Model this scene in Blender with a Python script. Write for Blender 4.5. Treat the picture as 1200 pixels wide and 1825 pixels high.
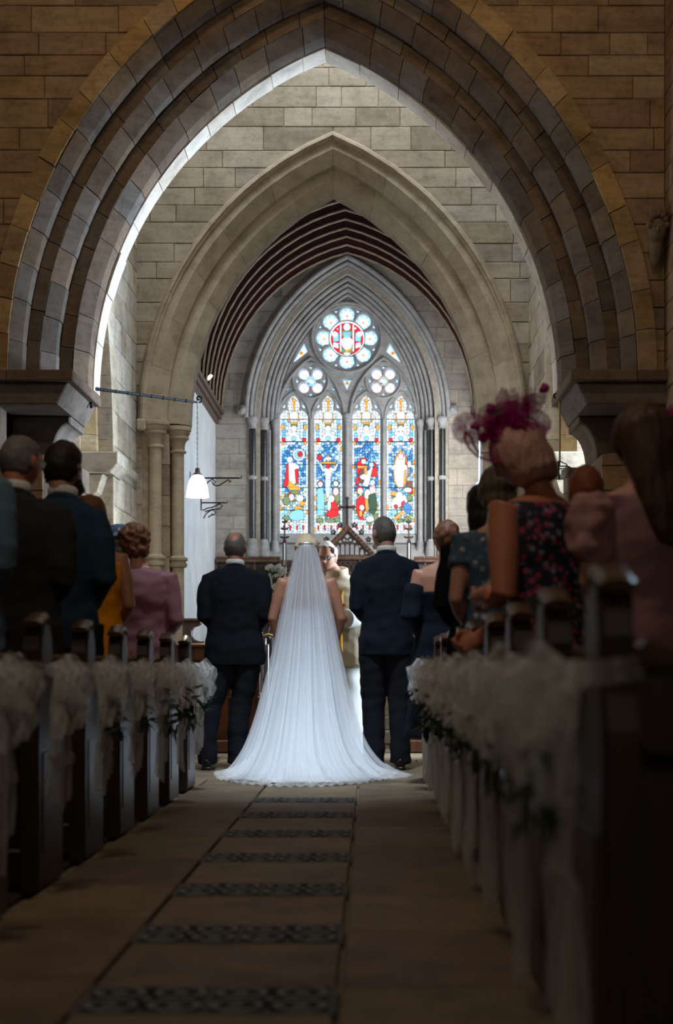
import bpy, math, random
from mathutils import Vector, Matrix, noise
random.seed(7)
for o in list(bpy.data.objects):
    bpy.data.objects.remove(o, do_unlink=True)
scene = bpy.context.scene
COL = scene.collection

# ------------------------------------------------------------------ camera
F, VPX, VPY, EYE = 2700.0, 660.0, 1185.0, 0.75      # focal length and vanishing point for a 1200 x 1825 frame
cam_d = bpy.data.cameras.new('camera')
cam = bpy.data.objects.new('camera', cam_d); COL.objects.link(cam)
cam.location = (0, 0, EYE); cam.rotation_euler = (math.pi / 2, 0, 0)
cam_d.sensor_fit = 'VERTICAL'; cam_d.sensor_height = 36.0; cam_d.sensor_width = 36.0 * 1200 / 1825
cam_d.lens = F / 1825 * 36.0
cam_d.shift_x = (600 - VPX) / 1825; cam_d.shift_y = (VPY - 912.5) / 1825
cam_d.clip_start = 0.05; cam_d.clip_end = 200
cam_d.dof.use_dof = True; cam_d.dof.focus_distance = 14.0; cam_d.dof.aperture_fstop = 2.5
scene.camera = cam

# ------------------------------------------------------------------ view, world, daylight
vs = scene.view_settings
vs.view_transform = 'Standard'; vs.look = 'None'; vs.gamma = 1.0; vs.exposure = 0.04; vs.use_curve_mapping = False
scene.cycles.max_bounces = 8; scene.cycles.diffuse_bounces = 3; scene.cycles.glossy_bounces = 2; scene.cycles.transparent_max_bounces = 14
world = bpy.data.worlds.new('world'); scene.world = world; world.use_nodes = True
bg = world.node_tree.nodes['Background']; bg.inputs[0].default_value = (0.55, 0.72, 1.0, 1); bg.inputs[1].default_value = 0.012

AX = -0.36                     # church axis
D_N, D_C, D_E = 11.4, 14.6, 24.0   # nave arch wall, chancel arch wall, east wall

def area(name, loc, target, size, energy, color, size_y=None, spread=None):
    l = bpy.data.lights.new(name, 'AREA'); l.energy = energy; l.color = color
    l.size = size
    if size_y: l.shape = 'RECTANGLE'; l.size_y = size_y
    if spread: l.spread = math.radians(spread)
    o = bpy.data.objects.new(name, l); COL.objects.link(o); o.location = loc
    o.rotation_euler = (Vector(target) - Vector(loc)).to_track_quat('-Z', 'Y').to_euler()
    return o
COOL, NEUT, WARM = (0.68, 0.84, 1.0), (0.95, 0.96, 1.0), (1.0, 0.70, 0.42)
# daylight through the south transept arch (right), the crossing lantern, the chancel's south windows
area('south_transept_daylight', (3.6, 12.80, 2.6), (-2.2, 12.5, 2.9), 0.8, 900, (0.70, 0.85, 1.0), 3.4)
area('north_transept_daylight', (-3.1, 12.97, 2.3), (1.5, 12.9, 2.0), 0.6, 30, NEUT, 2.8)
area('crossing_lantern_light', (-0.3, 13.0, 8.5), (-0.4, 12.5, 0.0), 1.6, 125, (0.90, 0.95, 1.0), 1.2)
area('chancel_south_window_light', (1.55, 19.6, 3.4), (-2.4, 20.4, 2.6), 1.3, 105, COOL, 2.4)
area('chancel_south_window_light', (1.55, 22.4, 3.6), (-1.8, 23.9, 3.6), 0.8, 75, NEUT, 2.4)
# added cool fill to brighten the veil, the warm nave pendants and the west window behind the camera
area('veil_fill_light', (-0.2, 8.0, 7.0), (-0.42, 10.0, 0.5), 0.5, 21, COOL, 0.5, 34)
area('nave_pendant_light', (-1.4, 8.2, 6.9), (-1.6, 11.4, 4.6), 0.5, 22, WARM)
area('nave_pendant_light', (1.2, 8.2, 6.9), (1.2, 11.4, 4.4), 0.5, 14, WARM)
area('nave_pendant_light', (-0.9, 4.0, 5.6), (-0.3, 6.0, 0.5), 0.5, 38, (1.0, 0.80, 0.60))
area('west_window_light', (-0.5, -5.5, 4.2), (-0.4, 9.0, 2.2), 2.2, 40, (1.0, 0.82, 0.64), 3.0)

# ------------------------------------------------------------------ helpers
def px(x, y, d):
    """photo pixel at depth d -> world point"""
    return Vector(((x - VPX) / F * d, d, EYE + (VPY - y) / F * d))

def new_mesh(name, verts, faces, smooth=False):
    me = bpy.data.meshes.new(name)
    me.from_pydata([tuple(v) for v in verts], [], faces)
    me.update()
    if smooth:
        me.polygons.foreach_set('use_smooth', [True] * len(me.polygons))
        me.set_sharp_from_angle(angle=math.radians(48))
    return me

def link(name, me, mat=None, parent=None):
    o = bpy.data.objects.new(name, me); COL.objects.link(o)
    if mat is not None and me is not None:
        me.materials.clear() if not isinstance(mat, (list, tuple)) else None
        for m in (mat if isinstance(mat, (list, tuple)) else [mat]):
            me.materials.append(m)
    if parent is not None: o.parent = parent
    return o

def obj(name, vf, mat, parent=None, smooth=False):
    return link(name, new_mesh(name, vf[0], vf[1], smooth), mat, parent)

def tag(o, label=None, cat=None, group=None, kind=None):
    if label: o['label'] = label
    if cat: o['category'] = cat
    if group: o['group'] = group
    if kind: o['kind'] = kind
    return o

def thing(name, label, cat, loc=(0, 0, 0), rz=0.0, group=None):
    o = bpy.data.objects.new(name, None); COL.objects.link(o)
    o.empty_display_size = 0.1
    o.location = loc; o.rotation_euler = (0, 0, rz)
    return tag(o, label, cat, group)

def struct(name, label=None):
    o = bpy.data.objects.new(name, None); COL.objects.link(o)
    o['kind'] = 'structure'
    if label: o['label'] = label
    return o

class MB:
    """collects shapes into one mesh"""
    def __init__(s): s.v = []; s.f = []
    def add(s, v, f):
        n = len(s.v); s.v += [Vector(p) for p in v]; s.f += [tuple(i + n for i in q) for q in f]; return s
    def box(s, a, b, bev=0.0):
        (x0, y0, z0), (x1, y1, z1) = a, b
        if x0 > x1: x0, x1 = x1, x0
        if y0 > y1: y0, y1 = y1, y0
        if z0 > z1: z0, z1 = z1, z0
        if bev <= 0:
            return s.add([(x0,y0,z0),(x1,y0,z0),(x1,y1,z0),(x0,y1,z0),(x0,y0,z1),(x1,y0,z1),(x1,y1,z1),(x0,y1,z1)],
                  [(0,3,2,1),(4,5,6,7),(0,1,5,4),(1,2,6,5),(2,3,7,6),(3,0,4,7)])
        e = min(bev, (x1-x0)/2.01, (y1-y0)/2.01, (z1-z0)/2.01)
        v = []; 
        for (zz, k) in ((z0, e), (z0 + e, 0), (z1 - e, 0), (z1, e)):
            xa, xb, ya, yb = x0 + k, x1 - k, y0 + k, y1 - k
            c = e - k
            v += [(xa + c, ya, zz), (xb - c, ya, zz), (xb, ya + c, zz), (xb, yb - c, zz), (xb - c, yb, zz), (xa + c, yb, zz), (xa, yb - c, zz), (xa, ya + c, zz)]
        f = [tuple(range(7, -1, -1)), tuple(range(24, 32))]
        for r in range(3):
            for i in range(8):
                j = (i + 1) % 8
                f.append((r*8+i, r*8+j, r*8+8+j, r*8+8+i))
        return s.add(v, f)
    def tube(s, pts, rads, ref=(1, 0, 0), n=12, cap=True, sup=2.0):
        pts = [Vector(p) for p in pts]; ref0 = Vector(ref); k = len(pts)
        if not isinstance(rads, (list, tuple)): rads = [rads] * k
        v = []; f = []
        for i, p in enumerate(pts):
            t = (pts[min(i + 1, k - 1)] - pts[max(i - 1, 0)]).normalized()
            sd = ref0 - t * ref0.dot(t)
            if sd.length < 1e-3: sd = Vector((0, 1, 0.01)) - t * t.y
            sd.normalize(); up = t.cross(sd)
            r = rads[i]; a, b = (r, r) if not isinstance(r, (list, tuple)) else (r[0], r[1])
            for j in range(n):
                th = 2 * math.pi * j / n; c, q = math.cos(th), math.sin(th)
                if sup != 2.0:
                    c = math.copysign(abs(c) ** (2 / sup), c); q = math.copysign(abs(q) ** (2 / sup), q)
                v.append(p + sd * a * c + up * b * q)
        for i in range(k - 1):
            for j in range(n):
                f.append((i*n+j, i*n+(j+1)%n, (i+1)*n+(j+1)%n, (i+1)*n+j))
        if cap:
            f.append(tuple(range(n - 1, -1, -1))); f.append(tuple(range((k-1)*n, k*n)))
        return s.add(v, f)
    def lathe(s, prof, c=(0, 0, 0), n=20, cap=True):
        v = []; f = []; k = len(prof)
        for (r, z) in prof:
            for j in range(n):
                t = 2 * math.pi * j / n
                v.append((c[0] + r * math.cos(t), c[1] + r * math.sin(t), c[2] + z))
        for i in range(k - 1):
            for j in range(n):
                f.append((i*n+j, i*n+(j+1)%n, (i+1)*n+(j+1)%n, (i+1)*n+j))
        if cap:
            f.append(tuple(range(n - 1, -1, -1))); f.append(tuple(range((k-1)*n, k*n)))
        return s.add(v, f)
    def prism(s, poly, y0, y1, bev=0.0, m=None):
        """poly in (x, z), from depth y0 (front) to y1 (back), front edge chamfered"""
        n = len(poly); cx = sum(p[0] for p in poly) / n; cz = sum(p[1] for p in poly) / n
        v = []
        if bev:
            ins = inset(poly, bev)
            v += [(p[0], y0, p[1]) for p in ins] + [(p[0], y0 + bev, p[1]) for p in poly] + [(p[0], y1, p[1]) for p in poly]; R = 3
        else:
            v += [(p[0], y0, p[1]) for p in poly] + [(p[0], y1, p[1]) for p in poly]; R = 2
        f = [tuple(range(n)), tuple(range(R*n - 1, (R-1)*n - 1, -1))]
        for r in range(R - 1):
            for i in range(n):
                j = (i + 1) % n
                f.append((r*n+j, r*n+i, r*n+n+i, r*n+n+j))
        if m: v = [m(*p) for p in v]
        return s.add(v, f)
    def sphere(s, c, r, nu=12, nv=8):
        c = Vector(c); r = r if isinstance(r, (list, tuple)) else (r, r, r)
        v = [c + Vector((0, 0, -r[2]))]; f = []
        for i in range(1, nv):
            a = math.pi * i / nv
            for j in range(nu):
                t = 2 * math.pi * j / nu
                v.append(c + Vector((r[0]*math.sin(a)*math.cos(t), r[1]*math.sin(a)*math.sin(t), -r[2]*math.cos(a))))
        v.append(c + Vector((0, 0, r[2])))
        for j in range(nu): f.append((0, 1 + (j+1) % nu, 1 + j))
        for i in range(nv - 2):
            for j in range(nu):
                a = 1 + i*nu; f.append((a+j, a+(j+1)%nu, a+nu+(j+1)%nu, a+nu+j))
        L = len(v) - 1; a = 1 + (nv-2)*nu
        for j in range(nu): f.append((a + j, a + (j+1) % nu, L))
        return s.add(v, f)
    def build(s, name, mat, parent=None, smooth=False):
        return obj(name, (s.v, s.f), mat, parent, smooth)

def inset(poly, e):
    n = len(poly); out = []
    ar = sum(poly[i][0]*poly[(i+1)%n][1] - poly[(i+1)%n][0]*poly[i][1] for i in range(n))
    sg = 1 if ar > 0 else -1
    for i in range(n):
        p0, p1, p2 = Vector(poly[i-1]), Vector(poly[i]), Vector(poly[(i+1) % n])
        d1 = (p1 - p0); d2 = (p2 - p1)
        if d1.length < 1e-6 or d2.length < 1e-6: out.append(tuple(p1)); continue
        d1.normalize(); d2.normalize()
        n1 = Vector((-d1.y, d1.x)) * sg; n2 = Vector((-d2.y, d2.x)) * sg
        b = n1 + n2; L = b.length
        if L < 0.3: b = n1; L = 1.0
        b = b / L; k = min(2.0, 1 / max(0.4, b.dot(n1)))
        out.append(tuple(p1 + b * e * k))
    return out

def ccw(poly):
    n = len(poly)
    ar = sum(poly[i][0]*poly[(i+1)%n][1] - poly[(i+1)%n][0]*poly[i][1] for i in range(n))
    return list(poly) if ar > 0 else list(reversed(poly))

def eval_curve(cu, name):
    o = bpy.data.objects.new('tmp_curve', cu); COL.objects.link(o)
    dg = bpy.context.evaluated_depsgraph_get()
    me = bpy.data.meshes.new_from_object(o.evaluated_get(dg)); me.name = name
    bpy.data.objects.remove(o); bpy.data.curves.remove(cu)
    return me

def plate(name, loops, y0, y1, bev, mat, parent=None, fn=None):
    """flat plate with holes; loops in (x, z): the first is the outline, the others holes; front at depth y0, back at y1"""
    cu = bpy.data.curves.new('tmp', 'CURVE'); cu.dimensions = '2D'; cu.fill_mode = 'BOTH'
    cu.extrude = (y1 - y0) / 2 - bev; cu.bevel_depth = bev; cu.bevel_resolution = 1; cu.offset = -bev
    for lp in loops:
        sp = cu.splines.new('POLY'); sp.points.add(len(lp) - 1); sp.use_cyclic_u = True
        for q, (x, z) in zip(sp.points, lp): q.co = (x, z, 0, 1)
    me = eval_curve(cu, name)
    ym = (y0 + y1) / 2
    for v in me.vertices:
        x, z, w = v.co
        v.co = (x, ym - w, z) if fn is None else fn(x, ym - w, z)
    me.update()
    return link(name, me, mat, parent)

def circ(cx, cz, r, n=32, a0=0.0):
    return [(cx + r*math.cos(a0 + 2*math.pi*i/n), cz + r*math.sin(a0 + 2*math.pi*i/n)) for i in range(n)]

def arch_half(a, rise, z):
    """half width of a two-centred pointed arch at height z above the springing"""
    R = (a*a + rise*rise) / (2*a); c = R - a
    if z <= 0: return a
    if z >= rise: return 0.0
    return math.sqrt(max(0, R*R - z*z)) - c

def arch_pts(R, c, n=16, side=-1):
    """points (dx, dz) of one side of a pointed arch of radius R with centre offset c, from springing to apex"""
    th = math.acos(c / R); out = []
    for i in range(n + 1):
        t = th * i / n
        out.append((side * (R*math.cos(t) - c), R*math.sin(t)))
    return out

def arch_poly(a, rise, z0, zs, n=12, cx=0.0):
    """closed outline of a pointed opening: sill z0, springing zs"""
    R = (a*a + rise*rise) / (2*a); c = R - a
    L = [(cx + x, zs + z) for x, z in arch_pts(R, c, n, -1)]
    Rr = [(cx + x, zs + z) for x, z in arch_pts(R, c, n, 1)]
    return [(cx - a, z0)] + L + list(reversed(Rr))[1:] + [(cx + a, z0)]

# ------------------------------------------------------------------ materials
def mat_new(name):
    m = bpy.data.materials.new(name); m.use_nodes = True
    nt = m.node_tree; b = nt.nodes['Principled BSDF']
    return m, nt, b
def N(nt, t, **kw):
    n = nt.nodes.new(t)
    for k, v in kw.items(): setattr(n, k, v)
    return n
def ramp(nt, stops, interp='LINEAR'):
    r = N(nt, 'ShaderNodeValToRGB'); cr = r.color_ramp; cr.interpolation = interp
    while len(cr.elements) < len(stops): cr.elements.new(0.5)
    for e, (p, c) in zip(cr.elements, stops):
        e.position = p; e.color = (c[0], c[1], c[2], 1)
    return r
def mixc(nt, a, b, fac, mode='MIX'):
    m = N(nt, 'ShaderNodeMix', data_type='RGBA', blend_type=mode)
    for sock, val in ((m.inputs[0], fac), (m.inputs[6], a), (m.inputs[7], b)):
        if hasattr(val, 'is_linked') or isinstance(val, bpy.types.NodeSocket): nt.links.new(val, sock)
        elif isinstance(val, (int, float)): sock.default_value = val
        else: sock.default_value = (val[0], val[1], val[2], 1)
    return m.outputs[2]
def noise_tex(nt, scale, detail=4, rough=0.6, vec=None, stretch=None):
    n = N(nt, 'ShaderNodeTexNoise'); n.inputs['Scale'].default_value = scale
    n.inputs['Detail'].default_value = detail; n.inputs['Roughness'].default_value = rough
    tc = N(nt, 'ShaderNodeTexCoord'); src = tc.outputs['Object'] if vec is None else vec
    if stretch:
        mp = N(nt, 'ShaderNodeMapping'); mp.inputs['Scale'].default_value = stretch
        nt.links.new(src, mp.inputs[0]); src = mp.outputs[0]
    nt.links.new(src, n.inputs['Vector'])
    return n.outputs['Fac']
def bump(nt, b, h, strength=0.3, dist=0.01):
    bp = N(nt, 'ShaderNodeBump'); bp.inputs['Strength'].default_value = strength; bp.inputs['Distance'].default_value = dist
    nt.links.new(h, bp.inputs['Height']); nt.links.new(bp.outputs[0], b.inputs['Normal'])

def stone_mat(name, cols, rough=0.92, stain=0.5, bumpd=0.006):
    m, nt, b = mat_new(name)
    oi = N(nt, 'ShaderNodeObjectInfo')
    r = ramp(nt, [(i / (len(cols) - 1), c) for i, c in enumerate(cols)])
    nt.links.new(oi.outputs['Random'], r.inputs[0])
    n1 = noise_tex(nt, 5.0, 6, 0.65); n2 = noise_tex(nt, 60.0, 3, 0.6); n3 = noise_tex(nt, 1.6, 4, 0.6, stretch=(1, 1, 3.2))
    r1 = ramp(nt, [(0.25, (0.50, 0.47, 0.45)), (0.55, (1, 1, 1)), (0.8, (1.12, 1.08, 1.0))]); nt.links.new(n1, r1.inputs[0])
    c1 = mixc(nt, r.outputs[0], r1.outputs[0], 0.75, 'MULTIPLY')
    r2 = ramp(nt, [(0.30, (0.45, 0.42, 0.40)), (0.46, (1, 1, 1))]); nt.links.new(n3, r2.inputs[0])
    c2 = mixc(nt, c1, r2.outputs[0], stain, 'MULTIPLY')
    r3 = ramp(nt, [(0.22, (0.55, 0.5, 0.46)), (0.36, (1, 1, 1))]); nt.links.new(n2, r3.inputs[0])
    c3 = mixc(nt, c2, r3.outputs[0], 0.6, 'MULTIPLY')
    n4 = noise_tex(nt, 2.5, 5, 0.7, stretch=(1.3, 1.3, 11)); r4 = ramp(nt, [(0.32, (0.66, 0.62, 0.60)), (0.52, (1, 1, 1)), (0.70, (1.15, 1.10, 1.02))]); nt.links.new(n4, r4.inputs[0])
    n5 = noise_tex(nt, 22.0, 3, 0.7); r5 = ramp(nt, [(0.30, (0.60, 0.56, 0.53)), (0.48, (1, 1, 1))]); nt.links.new(n5, r5.inputs[0])
    c3 = mixc(nt, c3, r4.outputs[0], stain, 'MULTIPLY'); c3 = mixc(nt, c3, r5.outputs[0], stain, 'MULTIPLY')
    nt.links.new(c3, b.inputs['Base Color']); b.inputs['Roughness'].default_value = rough
    b.inputs['Specular IOR Level'].default_value = 0.25
    bump(nt, b, n1, 0.5, bumpd)
    return m

def plain(name, col, rough=0.6, metal=0.0, nscale=0, namt=0.25, bumps=0.0, spec=0.4, stretch=None, sheen=0.0):
    m, nt, b = mat_new(name)
    b.inputs['Roughness'].default_value = rough; b.inputs['Metallic'].default_value = metal
    b.inputs['Specular IOR Level'].default_value = spec
    if sheen:
        b.inputs['Sheen Weight'].default_value = sheen
    if nscale:
        n = noise_tex(nt, nscale, 4, 0.6, stretch=stretch)
        lo = tuple(c * (1 - namt) for c in col); hi = tuple(min(1, c * (1 + namt)) for c in col)
        r = ramp(nt, [(0.3, lo), (0.7, hi)]); nt.links.new(n, r.inputs[0])
        nt.links.new(r.outputs[0], b.inputs['Base Color'])
        if bumps: bump(nt, b, n, bumps, 0.004)
    else:
        b.inputs['Base Color'].default_value = (*col, 1)
    return m

M = {}
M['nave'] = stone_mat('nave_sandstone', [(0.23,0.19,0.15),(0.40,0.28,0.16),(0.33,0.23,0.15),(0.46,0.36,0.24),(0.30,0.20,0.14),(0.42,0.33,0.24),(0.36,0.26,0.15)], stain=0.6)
M['hood'] = stone_mat('ochre_sandstone', [(0.50,0.35,0.16),(0.34,0.25,0.14),(0.56,0.41,0.21),(0.42,0.33,0.22)], stain=0.6)
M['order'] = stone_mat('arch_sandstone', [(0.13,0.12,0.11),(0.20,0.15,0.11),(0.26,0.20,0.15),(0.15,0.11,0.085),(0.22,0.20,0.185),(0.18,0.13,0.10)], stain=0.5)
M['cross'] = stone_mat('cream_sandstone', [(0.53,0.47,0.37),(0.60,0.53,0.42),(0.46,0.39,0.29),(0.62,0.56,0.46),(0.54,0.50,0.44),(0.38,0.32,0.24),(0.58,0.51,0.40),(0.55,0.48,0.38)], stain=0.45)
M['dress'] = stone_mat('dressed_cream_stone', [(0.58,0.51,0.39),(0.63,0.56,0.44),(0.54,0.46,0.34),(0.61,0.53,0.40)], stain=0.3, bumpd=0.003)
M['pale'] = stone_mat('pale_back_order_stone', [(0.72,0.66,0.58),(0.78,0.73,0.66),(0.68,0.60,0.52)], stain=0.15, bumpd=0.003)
M['east'] = stone_mat('east_wall_ashlar', [(0.54,0.48,0.40),(0.46,0.41,0.35),(0.58,0.51,0.41),(0.40,0.35,0.31),(0.55,0.48,0.39),(0.49,0.45,0.40)], stain=0.35, bumpd=0.003)
M['tracery'] = stone_mat('window_stone', [(0.50,0.50,0.49),(0.54,0.53,0.51)], stain=0.35, bumpd=0.003)
M['mortar'] = plain('mortar', (0.46, 0.40, 0.31), 0.95, nscale=12)
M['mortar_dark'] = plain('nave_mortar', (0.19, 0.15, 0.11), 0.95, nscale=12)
M['limewash'] = plain('limewashed_plaster', (0.72, 0.74, 0.74), 0.9, nscale=2.2, namt=0.12, bumps=0.15)
M['flag'] = stone_mat('floor_flagstone', [(0.13,0.10,0.07),(0.25,0.18,0.11),(0.15,0.105,0.075),(0.21,0.155,0.095),(0.17,0.13,0.09)], rough=0.7, stain=0.4)
M['step'] = stone_mat('step_stone', [(0.42,0.37,0.30),(0.46,0.42,0.36),(0.38,0.33,0.27)], rough=0.75, stain=0.3)
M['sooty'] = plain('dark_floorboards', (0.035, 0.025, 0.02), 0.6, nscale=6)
def wood(name, c, rough=0.42, sc=3.0, stretch=(1, 8, 8)):
    m, nt, b = mat_new(name)
    n = noise_tex(nt, sc, 6, 0.65, stretch=stretch); r = ramp(nt, [(0.3, tuple(q*0.5 for q in c)), (0.55, c), (0.75, tuple(min(1,q*1.5) for q in c))])
    nt.links.new(n, r.inputs[0]); nt.links.new(r.outputs[0], b.inputs['Base Color'])
    b.inputs['Roughness'].default_value = rough; bump(nt, b, n, 0.12, 0.003)
    return m
M['pew'] = wood('dark_oak', (0.050, 0.030, 0.020), 0.38, 4.0, (8, 8, 1))
M['pew_top'] = wood('polished_oak', (0.10, 0.058, 0.034), 0.25, 4.0, (1, 8, 8))
M['stall'] = wood('red_oak_stall', (0.15, 0.058, 0.028), 0.35, 3.0, (8, 8, 1))
M['stall_light'] = wood('red_oak_panel', (0.24, 0.085, 0.04), 0.4, 3.0, (8, 8, 1))
M['rere'] = wood('reredos_oak', (0.17, 0.085, 0.05), 0.4, 5.0, (6, 6, 1))
M['rere_dark'] = wood('carved_dark_oak', (0.060, 0.036, 0.027), 0.4, 5.0, (6, 6, 1))
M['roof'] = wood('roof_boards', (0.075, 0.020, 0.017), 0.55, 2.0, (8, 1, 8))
M['rib'] = wood('roof_rib_oak', (0.13, 0.075, 0.05), 0.55, 2.0)
M['rib_edge'] = plain('rib_edge_paint', (0.58, 0.42, 0.28), 0.7, nscale=8)
M['marble'] = plain('polished_black_marble', (0.030, 0.032, 0.034), 0.18, nscale=60, namt=0.9, spec=0.6)
M['iron'] = plain('black_wrought_iron', (0.018, 0.024, 0.03), 0.5, metal=0.6)
M['steel'] = plain('bright_iron', (0.55, 0.62, 0.70), 0.3, metal=0.9)
M['brass'] = plain('aged_brass', (0.45, 0.33, 0.16), 0.35, metal=0.9)
M['skin'] = plain('skin', (0.52, 0.27, 0.19), 0.5, nscale=30, namt=0.08)
M['skin_tan'] = plain('tanned_skin', (0.40, 0.185, 0.115), 0.5, nscale=30, namt=0.08)
M['skin_red'] = plain('sunburnt_skin', (0.50, 0.19, 0.11), 0.5, nscale=30, namt=0.08)
def fabric(name, c, amt=0.15, sc=90, rough=0.9, sheen=0.0):
    return plain(name, c, rough, nscale=sc, namt=amt, bumps=0.2, spec=0.15, sheen=sheen)
M['suit_navy'] = fabric('navy_wool', (0.008, 0.013, 0.022)); M['suit_black'] = fabric('charcoal_wool', (0.007, 0.008, 0.012))
M['suit_blue'] = fabric('blue_wool', (0.020, 0.048, 0.085)); M['suit_pale'] = fabric('pale_blue_wool', (0.10, 0.17, 0.23))
M['suit_grey'] = fabric('dark_grey_wool', (0.026, 0.026, 0.030))
M['trouser'] = fabric('dark_trouser_wool', (0.009, 0.010, 0.014))
M['shirt'] = fabric('white_cotton', (0.75, 0.74, 0.72)); M['shoe'] = plain('black_leather', (0.008, 0.008, 0.010), 0.25)
M['orange'] = fabric('orange_satin', (0.95, 0.34, 0.015), rough=0.55); M['pink'] = fabric('dusty_pink_satin', (0.24, 0.105, 0.125), rough=0.5)
M['blush'] = fabric('blush_chiffon', (0.40, 0.21, 0.21)); M['navydress'] = fabric('navy_crepe', (0.006, 0.009, 0.018))
M['ivory'] = fabric('ivory_satin', (0.80, 0.80, 0.80), 0.05, 40, 0.5)
M['alb'] = fabric('white_linen', (0.66, 0.67, 0.66), 0.06); M['cream'] = fabric('cream_brocade', (0.68, 0.60, 0.44), 0.08)
M['gold'] = fabric('gold_brocade', (0.55, 0.30, 0.05), 0.25, 40); M['redflower'] = fabric('red_embroidery', (0.62, 0.08, 0.02), 0.3, 40)
M['greyblue'] = fabric('blue_embroidery', (0.20, 0.28, 0.34), 0.2, 40)
def hairm(name, c):
    return plain(name, c, 0.5, nscale=70, namt=0.45, bumps=0.5, spec=0.3, stretch=(3, 3, 0.6))
M['h_grey'] = hairm('grey_hair', (0.15, 0.145, 0.14)); M['h_dark'] = hairm('dark_hair', (0.016, 0.013, 0.012)); M['h_white'] = hairm('white_hair', (0.62, 0.60, 0.57))
M['h_blonde'] = hairm('blonde_hair', (0.55, 0.42, 0.27)); M['h_auburn'] = hairm('auburn_hair', (0.16, 0.060, 0.030)); M['h_brown'] = hairm('brown_hair', (0.075, 0.038, 0.022))
M['h_ash'] = hairm('ash_brown_hair', (0.10, 0.075, 0.055)); M['h_ginger'] = hairm('ginger_hair', (0.20, 0.055, 0.022)); M['h_pinkblond'] = hairm('strawberry_blond_hair', (0.48, 0.27, 0.22))
M['h_salt'] = hairm('salt_and_pepper_hair', (0.12, 0.105, 0.095))
M['glass_lens'] = plain('spectacle_lens', (0.03, 0.03, 0.035), 0.1); M['eye'] = plain('eye_white', (0.6, 0.58, 0.55), 0.3)
M['lip'] = plain('lips', (0.40, 0.14, 0.11), 0.5); M['frame'] = plain('spectacle_frame', (0.03, 0.03, 0.03), 0.3)
M['leaf'] = plain('sage_leaf', (0.075, 0.115, 0.055), 0.6, nscale=20); M['leaf2'] = plain('dark_leaf', (0.028, 0.050, 0.026), 0.6, nscale=20)
M['petal'] = plain('white_petal', (0.82, 0.82, 0.76), 0.7, nscale=20, namt=0.08)
M['carpet'] = plain('dark_red_carpet', (0.22, 0.018, 0.028), 0.95, nscale=80); M['frontal'] = fabric('pale_green_frontal', (0.50, 0.52, 0.34)); M['linen'] = fabric('altar_linen', (0.78, 0.78, 0.76))
def floral(name, base, cols, sc):
    m, nt, b = mat_new(name)
    v = N(nt, 'ShaderNodeTexVoronoi'); v.inputs['Scale'].default_value = sc
    tc = N(nt, 'ShaderNodeTexCoord'); nt.links.new(tc.outputs['Object'], v.inputs['Vector'])
    sep = N(nt, 'ShaderNodeSeparateColor'); nt.links.new(v.outputs['Color'], sep.inputs[0])
    r = ramp(nt, [(0, base), (0.22, cols[0]), (0.40, base), (0.48, cols[1]), (0.66, base), (0.72, cols[2]), (0.92, base)], 'CONSTANT')
    nt.links.new(sep.outputs[0], r.inputs[0])
    r2 = ramp(nt, [(0.30, (1, 1, 1)), (0.62, (0, 0, 0))]); nt.links.new(v.outputs['Distance'], r2.inputs[0])
    c = mixc(nt, base, r.outputs[0], r2.outputs[0]); nt.links.new(c, b.inputs['Base Color'])
    b.inputs['Roughness'].default_value = 0.8
    return m
M['floral'] = floral('dark_floral_print', (0.010, 0.012, 0.026), [(0.34, 0.030, 0.095), (0.20, 0.22, 0.30), (0.42, 0.06, 0.16)], 40)
M['floral_blue'] = floral('blue_floral_print', (0.045, 0.095, 0.16), [(0.10, 0.18, 0.28), (0.40, 0.38, 0.42), (0.03, 0.05, 0.10)], 38)
M['floral_pink'] = floral('blush_floral_print', (0.30, 0.16, 0.165), [(0.24, 0.045, 0.08), (0.36, 0.17, 0.19), (0.16, 0.05, 0.09)], 9)
def tulle(name, col, alpha, sc=(30, 30, 1.2), lo=0.25, uv=False):
    m, nt, b = mat_new(name)
    n = noise_tex(nt, 2.0, 4, 0.6, stretch=sc, vec=N(nt, 'ShaderNodeTexCoord').outputs['UV'] if uv else None); r = ramp(nt, [(0.3, (lo,)*3), (0.72, (min(1, alpha),)*3)]); nt.links.new(n, r.inputs[0])
    out = nt.nodes['Material Output']; tr = N(nt, 'ShaderNodeBsdfTransparent'); df = N(nt, 'ShaderNodeBsdfDiffuse'); tl = N(nt, 'ShaderNodeBsdfTranslucent')
    df.inputs[0].default_value = (*col, 1); tl.inputs[0].default_value = (*col, 1)
    mx = N(nt, 'ShaderNodeMixShader'); mx.inputs[0].default_value = 0.45; nt.links.new(df.outputs[0], mx.inputs[1]); nt.links.new(tl.outputs[0], mx.inputs[2])
    m2 = N(nt, 'ShaderNodeMixShader'); nt.links.new(r.outputs[0], m2.inputs[0]); nt.links.new(tr.outputs[0], m2.inputs[1]); nt.links.new(mx.outputs[0], m2.inputs[2])
    nt.links.new(m2.outputs[0], out.inputs[0]); nt.nodes.remove(b)
    return m
M['veil'] = tulle('bridal_tulle', (0.92, 0.94, 0.98), 0.78, (22, 0.55, 1), 0.30, True)
M['tulle'] = tulle('pew_tulle', (0.86, 0.87, 0.86), 0.62, (14, 14, 2.0), 0.16)
M['net'] = tulle('magenta_netting', (0.42, 0.010, 0.20), 0.95, (9, 9, 9), 0.35)
M['net_thin'] = tulle('thin_magenta_netting', (0.36, 0.02, 0.19), 0.5, (9, 9, 9), 0.10)
M['magenta'] = plain('magenta_sinamay', (0.30, 0.008, 0.15), 0.7)
M['lace'] = tulle('lace', (0.86, 0.84, 0.82), 1.0, (16, 16, 16), 0.35)

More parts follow.
